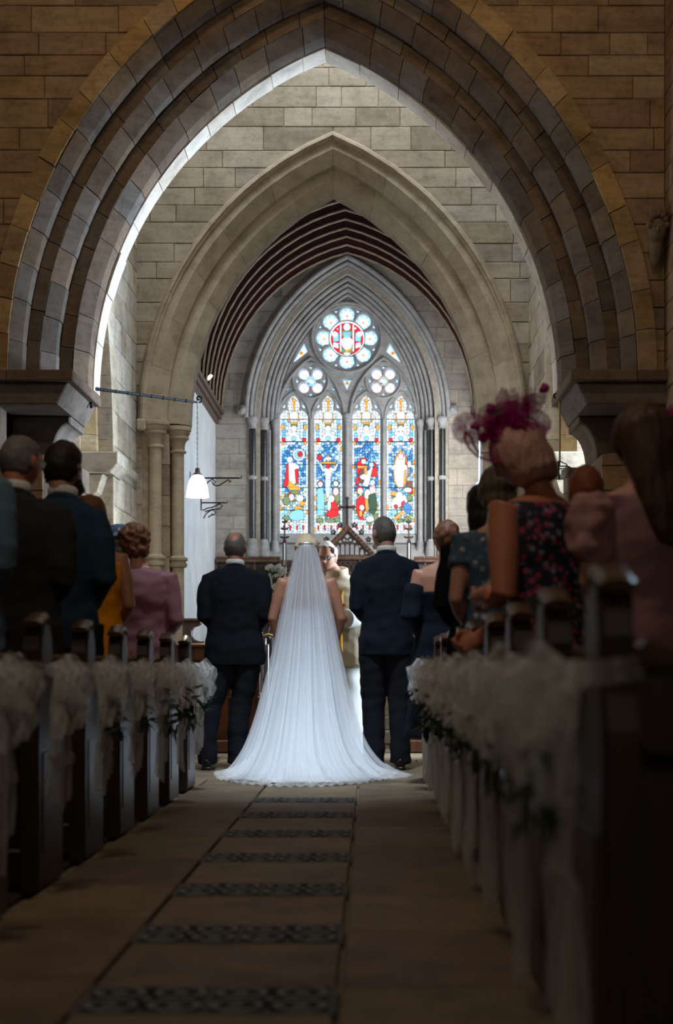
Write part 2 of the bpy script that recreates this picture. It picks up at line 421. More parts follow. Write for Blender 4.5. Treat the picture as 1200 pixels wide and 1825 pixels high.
def glow(name, col, s):
    m, nt, b = mat_new(name); b.inputs['Base Color'].default_value = (0.8, 0.8, 0.8, 1)
    b.inputs['Emission Color'].default_value = (*col, 1); b.inputs['Emission Strength'].default_value = s
    return m
M['lampshade'] = glow('lit_opal_glass', (1.0, 0.94, 0.84), 1.15)
# ================================================================== structure: walls of single stones
def m_front(D):
    return lambda u, w, z: (u, D + w, z)
def m_side(X, sg):
    """wall in the plane x = X whose stones face sg (+1: faces right, -1: faces left); u runs along y"""
    return lambda u, w, z: (X - sg * w, u, z)

def stone(parent, poly, mp, mat, proud=0.0, bev=0.006, back=0.05, name='stone'):
    poly = ccw(poly); poly = inset(poly, 0.0022)
    mb = MB(); mb.prism(poly, -proud, back, bev, mp)
    return mb.build(name, mat, parent)

def course_wall(parent, mp, u0, u1, z0, z1, ch, ln, mat, opening=None, seed=1, proud=0.006, cut=None):
    rnd = random.Random(seed); z = z0
    while z < z1 - 0.02:
        h = ch * rnd.uniform(0.82, 1.2); zb = min(z1, z + h)
        if z1 - zb < ch * 0.35: zb = z1
        spans = []
        ia = opening(z + 1e-4) if opening else None; ib = opening(zb - 1e-4) if opening else None
        if ia is None and ib is None: spans.append((u0, u1, None))
        else:
            spans += [(u0, None, 'R'), (None, u1, 'L')]
        for (a, b, side) in spans:
            zs = [z + (zb - z) * i / 4 for i in range(5)]
            if side == 'R':
                ed = [(opening(q) or ((opening(z+1e-4) or ib)[0] * 0 + APEXU[0], APEXU[0])) [0] for q in zs]; far = max(ed)
                if min(ed) - a < 0.03: continue
                s, e = a, far
            elif side == 'L':
                ed = [(opening(q) or (APEXU[0], APEXU[0]))[1] for q in zs]; far = min(ed)
                if b - max(ed) < 0.03: continue
                s, e = far, b
            else: s, e = a, b
            cuts = [s]; p = s + rnd.uniform(ln[0] * 0.4, ln[1])
            lo_ok = (max(ed) + 0.10) if side == 'L' else s
            hi_ok = (min(ed) - 0.10) if side == 'R' else e - 0.08
            while p < hi_ok:
                if p > lo_ok: cuts.append(p)
                p += rnd.uniform(*ln)
            cuts.append(e)
            for i in range(len(cuts) - 1):
                ca, cb = cuts[i], cuts[i + 1]
                if side == 'R' and i == len(cuts) - 2:
                    poly = [(ca, z)] + [(x, q) for x, q in zip(ed, zs)] + [(ca, zb)]
                elif side == 'L' and i == 0:
                    poly = [(cb, zb)] + [(x, q) for x, q in reversed(list(zip(ed, zs)))] + [(cb, z)]
                else: poly = [(ca, z), (cb, z), (cb, zb), (ca, zb)]
                stone(parent, poly, mp, mat, rnd.uniform(0, proud))
        z = zb
APEXU = [AX]

def sweep_arc(prof, cx, zs, c, side, s0, s1, n, gap=0.0):
    """prof: closed polygon of (radius, depth); swept along one side of a pointed arch between fractions s0..s1"""
    mb = MB(); k = len(prof); v = []; f = []
    for i in range(n + 1):
        s = s0 + (s1 - s0) * i / n
        for (r, y) in prof:
            tm = math.acos(min(1, c / r)); t = s * tm
            if gap: t += (gap / r) * (1 - 2 * i / n)
            v.append((cx + side * (r * math.cos(t) - c), y, zs + r * math.sin(t)))
    for i in range(n):
        for j in range(k):
            f.append((i*k+j, i*k+(j+1)%k, (i+1)*k+(j+1)%k, (i+1)*k+j))
    f.append(tuple(range(k - 1, -1, -1))); f.append(tuple(range(n*k, (n+1)*k)))
    return mb.add(v, f)

def arch_ring(parent, prof, cx, zs, c, mat, step, seed, name='voussoir', gap=0.003, jit=0.008):
    rnd = random.Random(seed); R = sum(p[0] for p in prof) / len(prof); L = R * math.acos(c / R)
    for side in (-1, 1):
        s = 0.0
        while s < 1 - 1e-6:
            e = s + rnd.uniform(0.75, 1.25) * step / L
            if 1 - e < 0.6 * step / L: e = 1.0
            dy = rnd.uniform(-jit, jit); dr = rnd.uniform(-jit, jit) * 0.6
            sweep_arc([(r + dr, y + dy) for r, y in prof], cx, zs, c, side, s, e, 3, gap).build(name, mat, parent)
            s = e

# ------------------------------------------------------------------ nave arch wall
NZ, NC = 2.95, 1.096                     # springing height and centre offset
N_OUT = 3.55
def nave_open(z):
    if z < NZ: return (AX - 2.10, AX + 2.10) if z < 2.337 else (AX - 2.454, AX + 2.454)
    q = N_OUT * N_OUT - (z - NZ) ** 2
    h = math.sqrt(q) - NC if q > 0 else -1
    return (AX - h, AX + h) if h > 0 else None
w_nave = struct('wall_nave_arch', 'coursed brown sandstone wall above the near pointed arch')
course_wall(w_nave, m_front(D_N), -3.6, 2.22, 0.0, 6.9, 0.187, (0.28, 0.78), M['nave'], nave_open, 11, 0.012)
# wall core behind the facing, above and beside the arch
def core(name, D0, D1, u0, u1, z1, R, c, zs, half, mat, parent, n=20):
    L = [(AX + x, zs + z) for x, z in arch_pts(R, c, n, -1)]; Rr = [(AX + x, zs + z) for x, z in arch_pts(R, c, n, 1)]
    poly = [(u0, 0), (AX - half, 0), (AX - half, zs)] + L[1:] + list(reversed(Rr))[1:] + [(AX + half, 0), (u1, 0), (u1, z1), (u0, z1)]
    return plate(name, [poly], D0, D1, 0.0, mat, parent)
core('wall_core', D_N + 0.012, 12.38, -3.6, 2.30, 7.2, 3.50, NC, NZ, 2.44, M['mortar_dark'], w_nave)
core('wall_core', 11.66, 12.37, -3.6, 2.30, 7.2, 3.39, NC, NZ, 2.44, M['mortar_dark'], w_nave)
core('wall_core', 11.88, 12.36, -3.6, 2.30, 7.2, 3.18, NC, NZ, 2.44, M['mortar_dark'], w_nave)
arch1 = struct('trim_1', 'near pointed arch of three chamfered sandstone orders')
O1 = [(3.55, 11.385), (3.455, 11.385), (3.375, 11.465), (3.375, 11.63), (3.55, 11.63)]
O1a = [(3.605, 11.362), (3.465, 11.362), (3.465, 11.60), (3.605, 11.60)]
O1b = [(3.462, 11.385), (3.375, 11.468), (3.375, 11.63), (3.462, 11.63)]
O2a = [(3.375, 11.62), (3.275, 11.62), (3.275, 11.86), (3.375, 11.86)]
O2b = [(3.272, 11.62), (3.172, 11.715), (3.172, 11.86), (3.272, 11.86)]
O3a = [(3.172, 11.85), (3.07, 11.85), (3.07, 12.42), (3.172, 12.42)]
O3b = [(3.067, 11.85), (2.966, 11.95), (2.966, 12.14), (3.067, 12.14)]
O3c = [(3.067, 12.145), (2.952, 12.145), (2.952, 12.42), (3.067, 12.42)]
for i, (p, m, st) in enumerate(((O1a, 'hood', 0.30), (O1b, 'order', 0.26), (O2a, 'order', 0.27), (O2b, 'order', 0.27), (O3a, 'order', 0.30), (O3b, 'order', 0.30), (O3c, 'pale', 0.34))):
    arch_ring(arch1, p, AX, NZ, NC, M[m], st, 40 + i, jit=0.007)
# imposts, corbels and responds under the arch
for sg, nm in ((-1, 'trim_2'), (1, 'trim_3')):
    t = struct(nm, 'moulded stone impost and corbel carrying the %s side of the near arch' % ('left' if sg < 0 else 'right'))
    X = lambda h: AX + sg * h
    b = MB()
    for (xa, xb) in ((1.85, 2.35), (2.353, 2.85), (2.853, 3.3)):
        mb = MB(); mb.box((X(xa), 11.26, 2.865), (X(xb), 12.44, NZ - 0.003), 0.008); mb.build('impost_slab', M['order'], t)
    for (xa, xb) in ((1.90, 2.6), (2.603, 3.2)):
        mb = MB(); mb.prism(ccw([(X(xa), 2.862), (X(xb), 2.862), (X(xb), 2.70), (X(xa + (0.08 if xa < 2 else 0)), 2.70)]), 11.33, 12.44, 0.01); mb.build('impost_block', M['order'], t)
    cv = [(X(1.99), 2.697), (X(1.99), 2.64)] + [(X(1.99 + 0.14 * math.sin(a)), 2.64 - 0.30 * (1 - math.cos(a))) for a in [i * math.pi / 2 / 8 for i in range(1, 9)]] + [(X(2.45), 2.34), (X(2.45), 2.697)]
    mb = MB(); mb.prism(ccw(cv), 11.86, 12.44, 0.012); mb.build('corbel', M['order'], t)
    for k in range(12):
        mb = MB(); mb.box((X(1.945), 12.12 + 0.006 * (k % 2), k * 0.1945 + 0.002), (X(2.3), 12.43, k * 0.1945 + 0.1925), 0.006); mb.build('stone', M['order'], t)
        mb = MB(); mb.box((X(2.10), 11.42 + 0.01 * (k % 2), k * 0.1945 + 0.002), (X(2.75), 12.40, k * 0.1945 + 0.1925), 0.006); mb.build('stone', M['order'], t)
# nave side walls, carved label stop, roof and west end (the room the light bounces in)
def slab_struct(name, a, b, mat, label=None):
    mb = MB(); mb.box(a, b); o = mb.build(name, mat); o['kind'] = 'structure'
    if label: o['label'] = label
    return o
w_r = struct('wall_right', 'dark nave side wall at the right edge')
course_wall(w_r, m_side(2.22, -1), 8.6, 11.38, 2.2, 6.9, 0.19, (0.3, 0.7), M['nave'], None, 77)
for nm, x0, x1 in (('wall_core', 2.23, 2.4),):
    mb = MB(); mb.box((2.235, 8.6, 0), (2.4, 12.4, 7.2)); mb.build('wall_core', M['mortar_dark'], w_r)
hs = MB(); hs.sphere((2.10, 11.22, 3.97), (0.10, 0.10, 0.13), 14, 10)
for i in range(7):
    a = i / 6 * math.pi; hs.sphere((2.10 + 0.09 * math.cos(a), 11.16, 4.0 + 0.11 * math.sin(a)), 0.035, 8, 6)
hs.sphere((2.09, 11.12, 3.95), (0.018, 0.03, 0.03), 8, 6); hs.sphere((2.06, 11.135, 3.985), 0.014, 8, 6); hs.sphere((2.13, 11.135, 3.985), 0.014, 8, 6)
hs.box((2.02, 11.14, 4.10), (2.19, 11.34, 4.18), 0.012)
hs.tube([(2.10, 11.26, 3.90), (2.10, 11.30, 3.70), (2.10, 11.36, 3.60)], [0.08, 0.06, 0.02], n=10)
for p_ in hs.v: p_.xyz = Vector((2.13, 11.24, 3.98)) + (p_ - Vector((2.10, 11.22, 3.97))) * 0.72
hs.build('carved_head_corbel', M['order'], w_r, True)
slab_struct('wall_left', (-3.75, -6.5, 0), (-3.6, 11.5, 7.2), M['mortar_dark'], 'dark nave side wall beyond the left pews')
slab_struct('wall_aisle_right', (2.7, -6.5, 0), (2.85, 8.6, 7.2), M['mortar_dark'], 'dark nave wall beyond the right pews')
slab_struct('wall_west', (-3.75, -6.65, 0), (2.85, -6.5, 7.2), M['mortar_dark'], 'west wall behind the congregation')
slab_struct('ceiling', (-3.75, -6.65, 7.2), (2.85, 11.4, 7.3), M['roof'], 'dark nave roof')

# ------------------------------------------------------------------ chancel arch wall
CZ, CC = 3.10, 1.125
def ch_open(z):
    if z < CZ: return (AX - 1.84, AX + 1.84)
    q = 2.95 ** 2 - (z - CZ) ** 2; h = math.sqrt(q) - CC if q > 0 else -1
    return (AX - h, AX + h) if h > 0 else None
w_c = struct('wall_chancel_arch', 'pale cream ashlar wall around the second pointed arch')
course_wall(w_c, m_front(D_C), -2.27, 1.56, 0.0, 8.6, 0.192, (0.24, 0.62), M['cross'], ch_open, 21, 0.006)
core('wall_core', D_C + 0.012, 15.02, -2.6, 1.9, 8.7, 2.90, CC, CZ, 1.78, M['mortar'], w_c)
arch2 = struct('trim_4', 'second pointed arch of smooth chamfered cream stone with a hood mould')
H = [(3.005, 14.57), (2.975, 14.52), (2.95, 14.51), (2.94, 14.535), (2.925, 14.54), (2.915, 14.60), (3.005, 14.62)]
A1 = [(2.93, 14.57), (2.845, 14.57), (2.735, 14.68), (2.735, 14.80), (2.93, 14.80)]
A2 = [(2.735, 14.76), (2.635, 14.76), (2.535, 14.86), (2.535, 15.05), (2.735, 15.05)]
arch_ring(arch2, H, AX, CZ, CC, M['dress'], 0.62, 60, 'hood_mould', 0.001, 0.0)
arch_ring(arch2, A1, AX, CZ, CC, M['dress'], 0.52, 61, 'voussoir', 0.0012, 0.002)
arch_ring(arch2, A2, AX, CZ, CC, M['dress'], 0.60, 62, 'voussoir', 0.0012, 0.002)
# clustered columns with ringed shafts and moulded capitals
def column(parent, x, y, r, z0, ztop, ringz):
    mb = MB(); mb.lathe([(r * 1.02, z0), (r, z0 + 0.3), (r * 0.97, ztop - 0.26)], (x, y, 0), 24); mb.build('shaft', M['dress'], parent, True)
    mb = MB(); mb.lathe([(r, -0.05), (r * 1.4, -0.04), (r * 1.5, -0.01), (r * 1.25, 0.0), (r * 1.25, 0.012), (r * 1.6, 0.025), (r * 1.6, 0.045), (r * 1.1, 0.06), (r, 0.07)], (x, y, ringz), 24); mb.build('shaft_ring', M['dress'], parent, True)
    mb = MB(); mb.lathe([(r, 0), (r * 1.3, 0.006), (r * 1.36, 0.016), (r * 1.3, 0.026), (r * 1.06, 0.032), (r * 1.08, 0.07), (r * 1.2, 0.105), (r * 1.5, 0.132), (r * 1.75, 0.142), (r * 1.75, 0.165), (r * 1.62, 0.170), (r * 1.85, 0.188), (r * 1.95, 0.20), (r * 1.85, 0.212), (r * 2.1, 0.22), (r * 2.15, 0.25), (r * 2.05, 0.26)], (x, y, ztop - 0.26), 28); mb.build('capital', M['dress'], parent, True)
    mb = MB(); mb.lathe([(r * 2.2, 0), (r * 2.2, 0.1), (r * 1.7, 0.13), (r * 1.8, 0.17), (r * 1.3, 0.21), (r, 0.24)], (x, y, 0.0), 20); mb.build('column_base', M['dress'], parent, True)
for sg, nm in ((-1, 'trim_5'), (1, 'trim_6')):
    t = struct(nm, 'pair of ringed stone shafts under the %s side of the second arch' % ('left' if sg < 0 else 'right'))
    column(t, AX + sg * 1.715, 14.62, 0.064, 0.0, CZ + 0.0, 1.75)
    column(t, AX + sg * 1.525, 14.86, 0.061, 0.0, CZ - 0.02, 1.75)
    for k in range(10):
        mb = MB(); mb.box((AX + sg * 1.60, 14.76, k * 0.3 + 0.002), (AX + sg * 2.0, 15.02, k * 0.3 + 0.298), 0.004); mb.build('stone', M['cross'], t)
    mb = MB(); mb.box((AX + sg * 1.55, 14.92, 0), (AX + sg * 1.72, 15.04, 2.9)); mb.build('pier_core', M['cross'], t)
    # stop of the hood mould
    mb = MB(); mb.box((AX + sg * 1.79, 14.50, CZ - 0.10), (AX + sg * 1.885, 14.60, CZ + 0.01), 0.015); mb.build('label_stop', M['dress'], t)

# ------------------------------------------------------------------ crossing side walls with transept arches
def tr_half(z): return 0.70 if z < 2.45 else arch_half(0.70, 1.9, z - 2.45)
for sg, X0, nm in ((-1, -2.25, 'wall_crossing_left'), (1, 1.53, 'wall_crossing_right')):
    w = struct(nm, 'pale stone crossing wall with transept arch on the %s' % ('left' if sg < 0 else 'right'))
    def op(z):
        h = tr_half(z); return (12.56 - h, 12.56 + h) if h > 0.0 else None
    APEXU[0] = 12.56
    course_wall(w, m_side(X0, -sg), 12.44, 14.60, 0.0, 8.6, 0.26, (0.22, 0.5), M['cross'], op, 31 + sg, 0.004)
    APEXU[0] = AX
    # reveal in three orders, stone by stone
    prev = 0.0
    for k, (t0, t1, off, mt) in enumerate(((0.0, 0.13, 0.0, 'cross'), (0.13, 0.26, 0.07, 'hood'), (0.26, 0.42, 0.15, 'cross'))):
        zz = 0.0; rr = random.Random(90 + k)
        while zz < 4.2:
            z2 = zz + rr.uniform(0.24, 0.36)
            poly = []
            h0, h1 = tr_half(zz) - off, tr_half(min(z2, 4.3)) - off
            if h0 < 0.02: break
            h1 = max(h1, 0.0)
            xa, xb = X0 + sg * t0, X0 + sg * t1
            ch = 0.0 if mt == 'cross' else 0.06
            v = [(xa, 12.56 + h0, zz), (xb, 12.56 + h0 - ch, zz), (xb, 13.36, zz), (xa, 13.36, zz), (xa, 12.56 + h1, z2 - 0.004), (xb, 12.56 + h1 - ch, z2 - 0.004), (xb, 13.36, z2 - 0.004), (xa, 13.36, z2 - 0.004)]
            obj('reveal_stone', (v, [(0,3,2,1),(4,5,6,7),(0,1,5,4),(1,2,6,5),(2,3,7,6),(3,0,4,7)]), M[mt], w)
            zz = z2
    mb = MB(); mb.box((X0 + sg * 0.012, 13.32, 0), (X0 + sg * 0.42, 15.0, 8.7)); mb.build('wall_core', M['mortar'], w)
    # moulded impost with its string course
    mb = MB(); mb.prism(ccw([(X0 - sg * 0.09, 2.58), (X0 + sg * 0.5, 2.58), (X0 + sg * 0.5, 2.40), (X0 - sg * 0.02, 2.40), (X0 - sg * 0.09, 2.48)]), 12.98, 13.55, 0.01); mb.build('impost', M['cross'], w)
    mb = MB(); mb.prism(ccw([(X0 + sg * 0.05, 2.395), (X0 + sg * 0.5, 2.395), (X0 + sg * 0.5, 2.05), (X0 + sg * 0.28, 2.10), (X0 + sg * 0.10, 2.24)]), 13.05, 13.45, 0.01); mb.build('corbel', M['cross'], w)
    mb = MB(); mb.prism(ccw([(X0 - sg * 0.045, 2.56), (X0 + sg * 0.02, 2.58), (X0 + sg * 0.02, 2.47), (X0 - sg * 0.03, 2.50)]), 13.55, 14.55, 0.0); mb.build('string_course', M['cross'], w)
slab_struct('ceiling_crossing', (-2.7, 12.4, 8.7), (2.0, 15.1, 8.8), M['roof'], 'dark ceiling above the crossing')
slab_struct('wall_transept_left', (-7.2, 11.4, 0), (-7.0, 15.4, 6), M['limewash'], 'pale end wall of the left transept')
slab_struct('wall_transept_right', (6.8, 11.4, 0), (7.0, 15.4, 6), M['limewash'], 'pale end wall of the right transept')

# ------------------------------------------------------------------ chancel: side walls, boarded roof, east wall
CHX0, CHX1, CORN = AX - 2.09, AX + 2.09, 4.72
slab_struct('wall_chancel_left', (CHX0 - 0.2, 15.0, 0), (CHX0, D_E + 0.3, CORN), M['limewash'], 'limewashed chancel wall washed by daylight on the left')
slab_struct('wall_chancel_right', (CHX1, 15.0, 0), (CHX1 + 0.2, D_E + 0.3, CORN), M['limewash'], 'limewashed chancel wall on the right, behind the arch')
for X0, sg, nm in ((CHX0, 1, 'trim_7'), (CHX1, -1, 'trim_8')):
    t = struct(nm, 'oak wall plate at the foot of the chancel roof, %s side' % ('left' if sg > 0 else 'right'))
    for (a, b_, z0, z1) in ((0.0, 0.06, CORN - 0.16, CORN - 0.09), (0.0, 0.10, CORN - 0.087, CORN - 0.02), (0.0, 0.14, CORN - 0.017, CORN + 0.05)):
        mb = MB(); mb.box((X0 + sg * a, 15.05, z0), (X0 + sg * b_, D_E - 0.02, z1), 0.01); mb.build('moulding', M['rib'], t)
RA, RR_ = 2.09, 2.63
R_roof = (RA * RA + RR_ * RR_) / (2 * RA); c_roof = R_roof - RA
roof = struct('ceiling_chancel', 'dark boarded pointed wagon roof with pale-edged ribs')
pl = arch_pts(R_roof, c_roof, 14, -1)
for sg in (-1, 1):
    for i in range(14):                       # boards between two steps of the curve
        (xa, za), (xb, zb) = pl[i], pl[i + 1]
        xa, xb = AX - sg * xa, AX - sg * xb; za += CORN + 0.003; zb += CORN - 0.003
        nx, nz = (zb - za), -(xb - xa) ; L = math.hypot(nx, nz); nx, nz = nx / L * 0.04, nz / L * 0.04
        if nz < 0: nx, nz = -nx, -nz
        v = [(xa, 15.03, za), (xb, 15.03, zb), (xb + nx, 15.03, zb + nz), (xa + nx, 15.03, za + nz)]
        v += [(p[0], D_E + 0.02, p[2]) for p in v]
        obj('board', (v, [(0,1,2,3),(7,6,5,4),(0,4,5,1),(1,5,6,2),(2,6,7,3),(3,7,4,0)]), M['roof'], roof)
k = 0; d = 23.86
while d > 15.2:
    for sg in (-1, 1):
        pr = [(R_roof + 0.0, d - 0.05), (R_roof - 0.11, d - 0.05), (R_roof - 0.11, d + 0.05), (R_roof + 0.0, d + 0.05)]
        r = sweep_arc(pr, AX, CORN, c_roof, sg, 0, 1, 14).build('rib', M['rib_dark'] if False else M['roof'], roof)
        pe = [(R_roof - 0.108, d - 0.062), (R_roof - 0.128, d - 0.062), (R_roof - 0.128, d - 0.03), (R_roof - 0.108, d - 0.03)]
        sweep_arc(pe, AX, CORN, c_roof, sg, 0, 1, 14).build('rib_fillet', M['rib_edge'], r)
    d -= 0.45
w_e = struct('wall_east', 'grey ashlar east wall around the great stained glass window')
WZ, WC = 4.66, 1.213
SILL = 2.72
def e_open(z):
    if z < SILL - 0.33: return None
    if z < WZ: return (AX - 1.60, AX + 1.60)
    q = 2.80 ** 2 - (z - WZ) ** 2; h = math.sqrt(q) - WC if q > 0 else -1
    return (AX - h, AX + h) if h > 0 else None
course_wall(w_e, m_front(D_E), CHX0, CHX1, 0.0, SILL - 0.33, 0.25, (0.35, 0.75), M['east'], None, 51, 0.004)
course_wall(w_e, m_front(D_E), CHX0, CHX1, SILL - 0.33, 7.5, 0.235, (0.3, 0.7), M['east'], e_open, 52, 0.004)
L_ = [(AX + x, WZ + z) for x, z in arch_pts(2.60, WC, 20, -1)]; R_ = [(AX + x, WZ + z) for x, z in arch_pts(2.60, WC, 20, 1)]
plate('wall_core', [[(CHX0 - 0.1, 0), (CHX0 - 0.1, 7.6), (CHX1 + 0.1, 7.6), (CHX1 + 0.1, 0)], [(AX - 1.387, SILL - 0.3)] + L_ + list(reversed(R_))[1:] + [(AX + 1.387, SILL - 0.3)]], D_E + 0.012, D_E + 0.30, 0.0, M['mortar'], w_e)

# ------------------------------------------------------------------ the east window
win = struct('window_1', 'great pointed stained glass window of four lights under a rose')
TD = 24.45
def tp(x, y): return ((x - VPX) / F * TD, EYE + (VPY - y) / F * TD)
PXM = F / TD
# moulded arch rings stepping back to the glass
rings = [(2.815, 23.93, 0.040), (2.745, 23.99, 0.030), (2.685, 24.04, 0.034), (2.620, 24.10, 0.028), (2.555, 24.15, 0.034), (2.490, 24.21, 0.028), (2.430, 24.27, 0.034), (2.372, 24.34, 0.028)]
for i, (r, y, q) in enumerate(rings):
    prof = [(r + q * math.cos(a), y + q * math.sin(a)) for a in [j * 2 * math.pi / 10 for j in range(10)]]
    for sg in (-1, 1):
        sweep_arc(prof, AX, WZ, WC, sg, 0, 1, 22).build('arch_moulding', M['tracery'], win, True)
for sg in (-1, 1):
    prof = [(2.85, 23.99), (2.78, 24.0), (2.32, 24.42), (2.32, 24.55), (2.85, 24.3)]
    sweep_arc(prof, AX, WZ, WC, sg, 0, 1, 22).build('arch_splay', M['tracery'], win, True)
    # jamb splay below the springing
    j0 = AX + sg * 1.60; j1 = AX + sg * 1.11
    v = [(j0, 24.02, 2.35), (j1, 24.42, 2.35), (j1, 24.6, 2.35), (j0, 24.4, 2.35)]; v += [(p[0], p[1], WZ + 0.02) for p in v]
    obj('jamb', (v, [(0,1,5,4),(1,2,6,5),(2,3,7,6),(3,0,4,7),(4,5,6,7),(3,2,1,0)]), M['tracery'], win)
    for (hx, y, r, mt) in ((1.505, 24.0, 0.052, 'marble'), (1.335, 24.13, 0.052, 'marble'), (1.165, 24.29, 0.040, 'tracery'), (1.42, 24.10, 0.022, 'tracery'), (1.25, 24.23, 0.022, 'tracery')):
        x = AX + sg * hx
        s = MB(); s.lathe([(r, 2.72), (r, WZ - 0.16)], (x, y, 0), 14); sh = s.build('jamb_shaft', M[mt], win, True)
        if r < 0.03: continue
        s = MB(); s.lathe([(r, 0), (r*1.25, 0.01), (r*1.1, 0.03), (r*1.2, 0.09), (r*1.7, 0.125), (r*1.75, 0.16), (r*1.5, 0.19)], (x, y, WZ - 0.17), 16); s.build('capital', M['tracery'], sh, True)
        s = MB(); s.lathe([(r*1.75, 2.45), (r*1.75, 2.62), (r*1.4, 2.66), (r*1.5, 2.70), (r*1.1, 2.74), (r, 2.75)], (x, y, 0), 16); s.build('shaft_base', M['tracery'], sh, True)
        if mt == 'marble':
            s = MB(); s.lathe([(r, -0.03), (r*1.3, -0.02), (r*1.35, 0.01), (r*1.3, 0.03), (r, 0.04)], (x, y, 3.71), 16); s.build('shaft_ring', M['tracery'], sh, True)
    s = MB(); s.sphere((AX + sg * 1.66, 23.93, WZ + 0.12), (0.085, 0.06, 0.085), 12, 8); s.sphere((AX + sg * 1.66, 23.88, WZ + 0.12), (0.045, 0.03, 0.045), 10, 6)
    s.box((AX + sg * 1.58, 23.9, WZ + 0.05), (AX + sg * 1.74, 24.0, WZ + 0.20), 0.02)
    s.build('carved_label_stop', M['tracery'], win, True)
# sloping sill
v = [(AX - 1.62, 23.98, 2.38), (AX + 1.62, 23.98, 2.38), (AX + 1.15, 24.46, SILL - 0.0), (AX - 1.15, 24.46, SILL - 0.0), (AX - 1.62, 23.98, 2.30), (AX + 1.62, 23.98, 2.30), (AX + 1.15, 24.6, 2.3), (AX - 1.15, 24.6, 2.3)]
obj('sill', (v, [(0,1,2,3),(4,5,1,0),(5,6,2,1),(7,4,0,3),(6,7,3,2),(7,6,5,4)]), M['tracery'], win)

# --- tracery plate with every light cut through
LC = [524.0, 585.0, 653.2, 714.6]
def light_outline(cx):
    half = [(25.3, 951), (25.3, 748), (24.6, 742), (22, 736.5), (18, 733), (13.5, 731.5), (10, 732.5), (9.2, 730), (10.6, 727), (10.9, 722), (9, 715), (5, 709), (0, 704.5)]
    l = [(cx - a, b) for a, b in half]; r = [(cx + a, b) for a, b in reversed(half[:-1])]
    return l + r
holes = []                                  # (name, pixel polygon)
for cx in LC: holes.append(('light', light_outline(cx)))
RC = (618.7, 603.7)
rose = []
for i in range(144):
    a = 2 * math.pi * i / 144; ph = (a + math.pi / 8) % (math.pi / 4) - math.pi / 8
    sn = 40.7 * math.sin(ph)
    r = 40.7 * math.cos(ph) + math.sqrt(14 * 14 - sn * sn) if abs(sn) < 13.6 else 32.0
    rose.append((RC[0] + max(r, 32) * math.sin(a), RC[1] - max(r, 32) * math.cos(a)))
holes.append(('rose', rose))
QC = [(554.1, 680.0), (683.6, 679.6)]
for q in QC:
    pq = []
    for i in range(96):
        a = 2 * math.pi * i / 96; ph = a % (math.pi / 2) - math.pi / 4; sn = 16.4 * math.sin(ph)
        r = 16.4 * math.cos(ph) + math.sqrt(10.4 * 10.4 - sn * sn) if abs(sn) < 9.8 else 9.0
        pq.append((q[0] + max(r, 9) * math.cos(a), q[1] + max(r, 9) * math.sin(a)))
    holes.append(('quatrefoil', pq))
mir = lambda P: [(2 * 618.7 - x, y) for x, y in P]
tri = [(542, 612), (549.5, 628), (520, 650)]
holes += [('dagger', tri), ('dagger', mir(tri)), ('dagger', [(610, 677), (627.6, 677), (618.8, 697)])]
for i in range(8):
    a = math.pi / 8 + i * math.pi / 4; ca, sa = math.cos(a), math.sin(a)
    holes.append(('spandrel', [(RC[0] + r * ca - t * sa, RC[1] + r * sa + t * ca) for r, t in ((47.5, 0), (53, 4.2), (54, 0), (53, -4.2))]))
for q in QC:
    for i in range(4):
        a = i * math.pi / 2; ca, sa = math.cos(a), math.sin(a)
        holes.append(('spandrel', [(q[0] + r * ca - t * sa, q[1] + r * sa + t * ca) for r, t in ((20.5, 0), (25.3, 5.0), (26.3, 0), (25.3, -5.0))]))
    for sg in (-1, 1):
        holes.append(('spandrel', [(q[0] + sg * 36, q[1] + 10), (q[0] + sg * 37.5, q[1] + 14), (q[0] + sg * 44, q[1] + 18.5), (q[0] + sg * 42, q[1] + 13)]))
for cx in LC:
    for sg in (-1, 1):
        holes.append(('spandrel', [(cx + sg * 15, 719), (cx + sg * 14.5, 727), (cx + sg * 21.5, 729.5), (cx + sg * 19, 723)]))
outl = [tp(496, 952)] + [(AX + x, WZ + z) for x, z in arch_pts(2.345, WC, 18, -1)] + [(AX + x, WZ + z) for x, z in reversed(arch_pts(2.345, WC, 18, 1)[:-1])] + [tp(742, 952)]
outl[0] = (AX - 1.13, SILL - 0.01); outl[-1] = (AX + 1.13, SILL - 0.01)
plate('tracery', [outl] + [[tp(*p) for p in h] for _, h in holes], TD - 0.08, TD + 0.06, 0.014, M['tracery'], win)
def bar(name, pts, r, dy=-0.085, closed=False):
    P = [(tp(x, y)[0], TD + dy, tp(x, y)[1]) for x, y in pts]
    if closed: P = P + [P[0], P[1]]
    s = MB(); s.tube(P, r / PXM, (0, 1, 0), 8); s.build(name, M['tracery'], win, True)
def ring(c, r, n=40): return [(c[0] + r * math.sin(2*math.pi*i/n), c[1] - r * math.cos(2*math.pi*i/n)) for i in range(n)]
bar('tracery_roll', ring(RC, 61.5), 3.0, -0.10, True); bar('tracery_roll', ring(RC, 57.3), 1.6, -0.085, True)
for q in QC:
    bar('tracery_roll', ring(q, 31.5, 32), 2.2, -0.09, True)
    # sub-arch over each pair of lights
    cx = 554.6 if q[0] < 600 else 683.9; a_, ri = 59.5, 108.0
    R2 = (a_*a_ + ri*ri) / (2*a_); c2 = R2 - a_
    pts = [(cx + x, 748 - z) for x, z in arch_pts(R2, c2, 14, -1)] + [(cx + x, 748 - z) for x, z in reversed(arch_pts(R2, c2, 14, 1)[:-1])]
    bar('tracery_roll', pts, 2.8, -0.10)
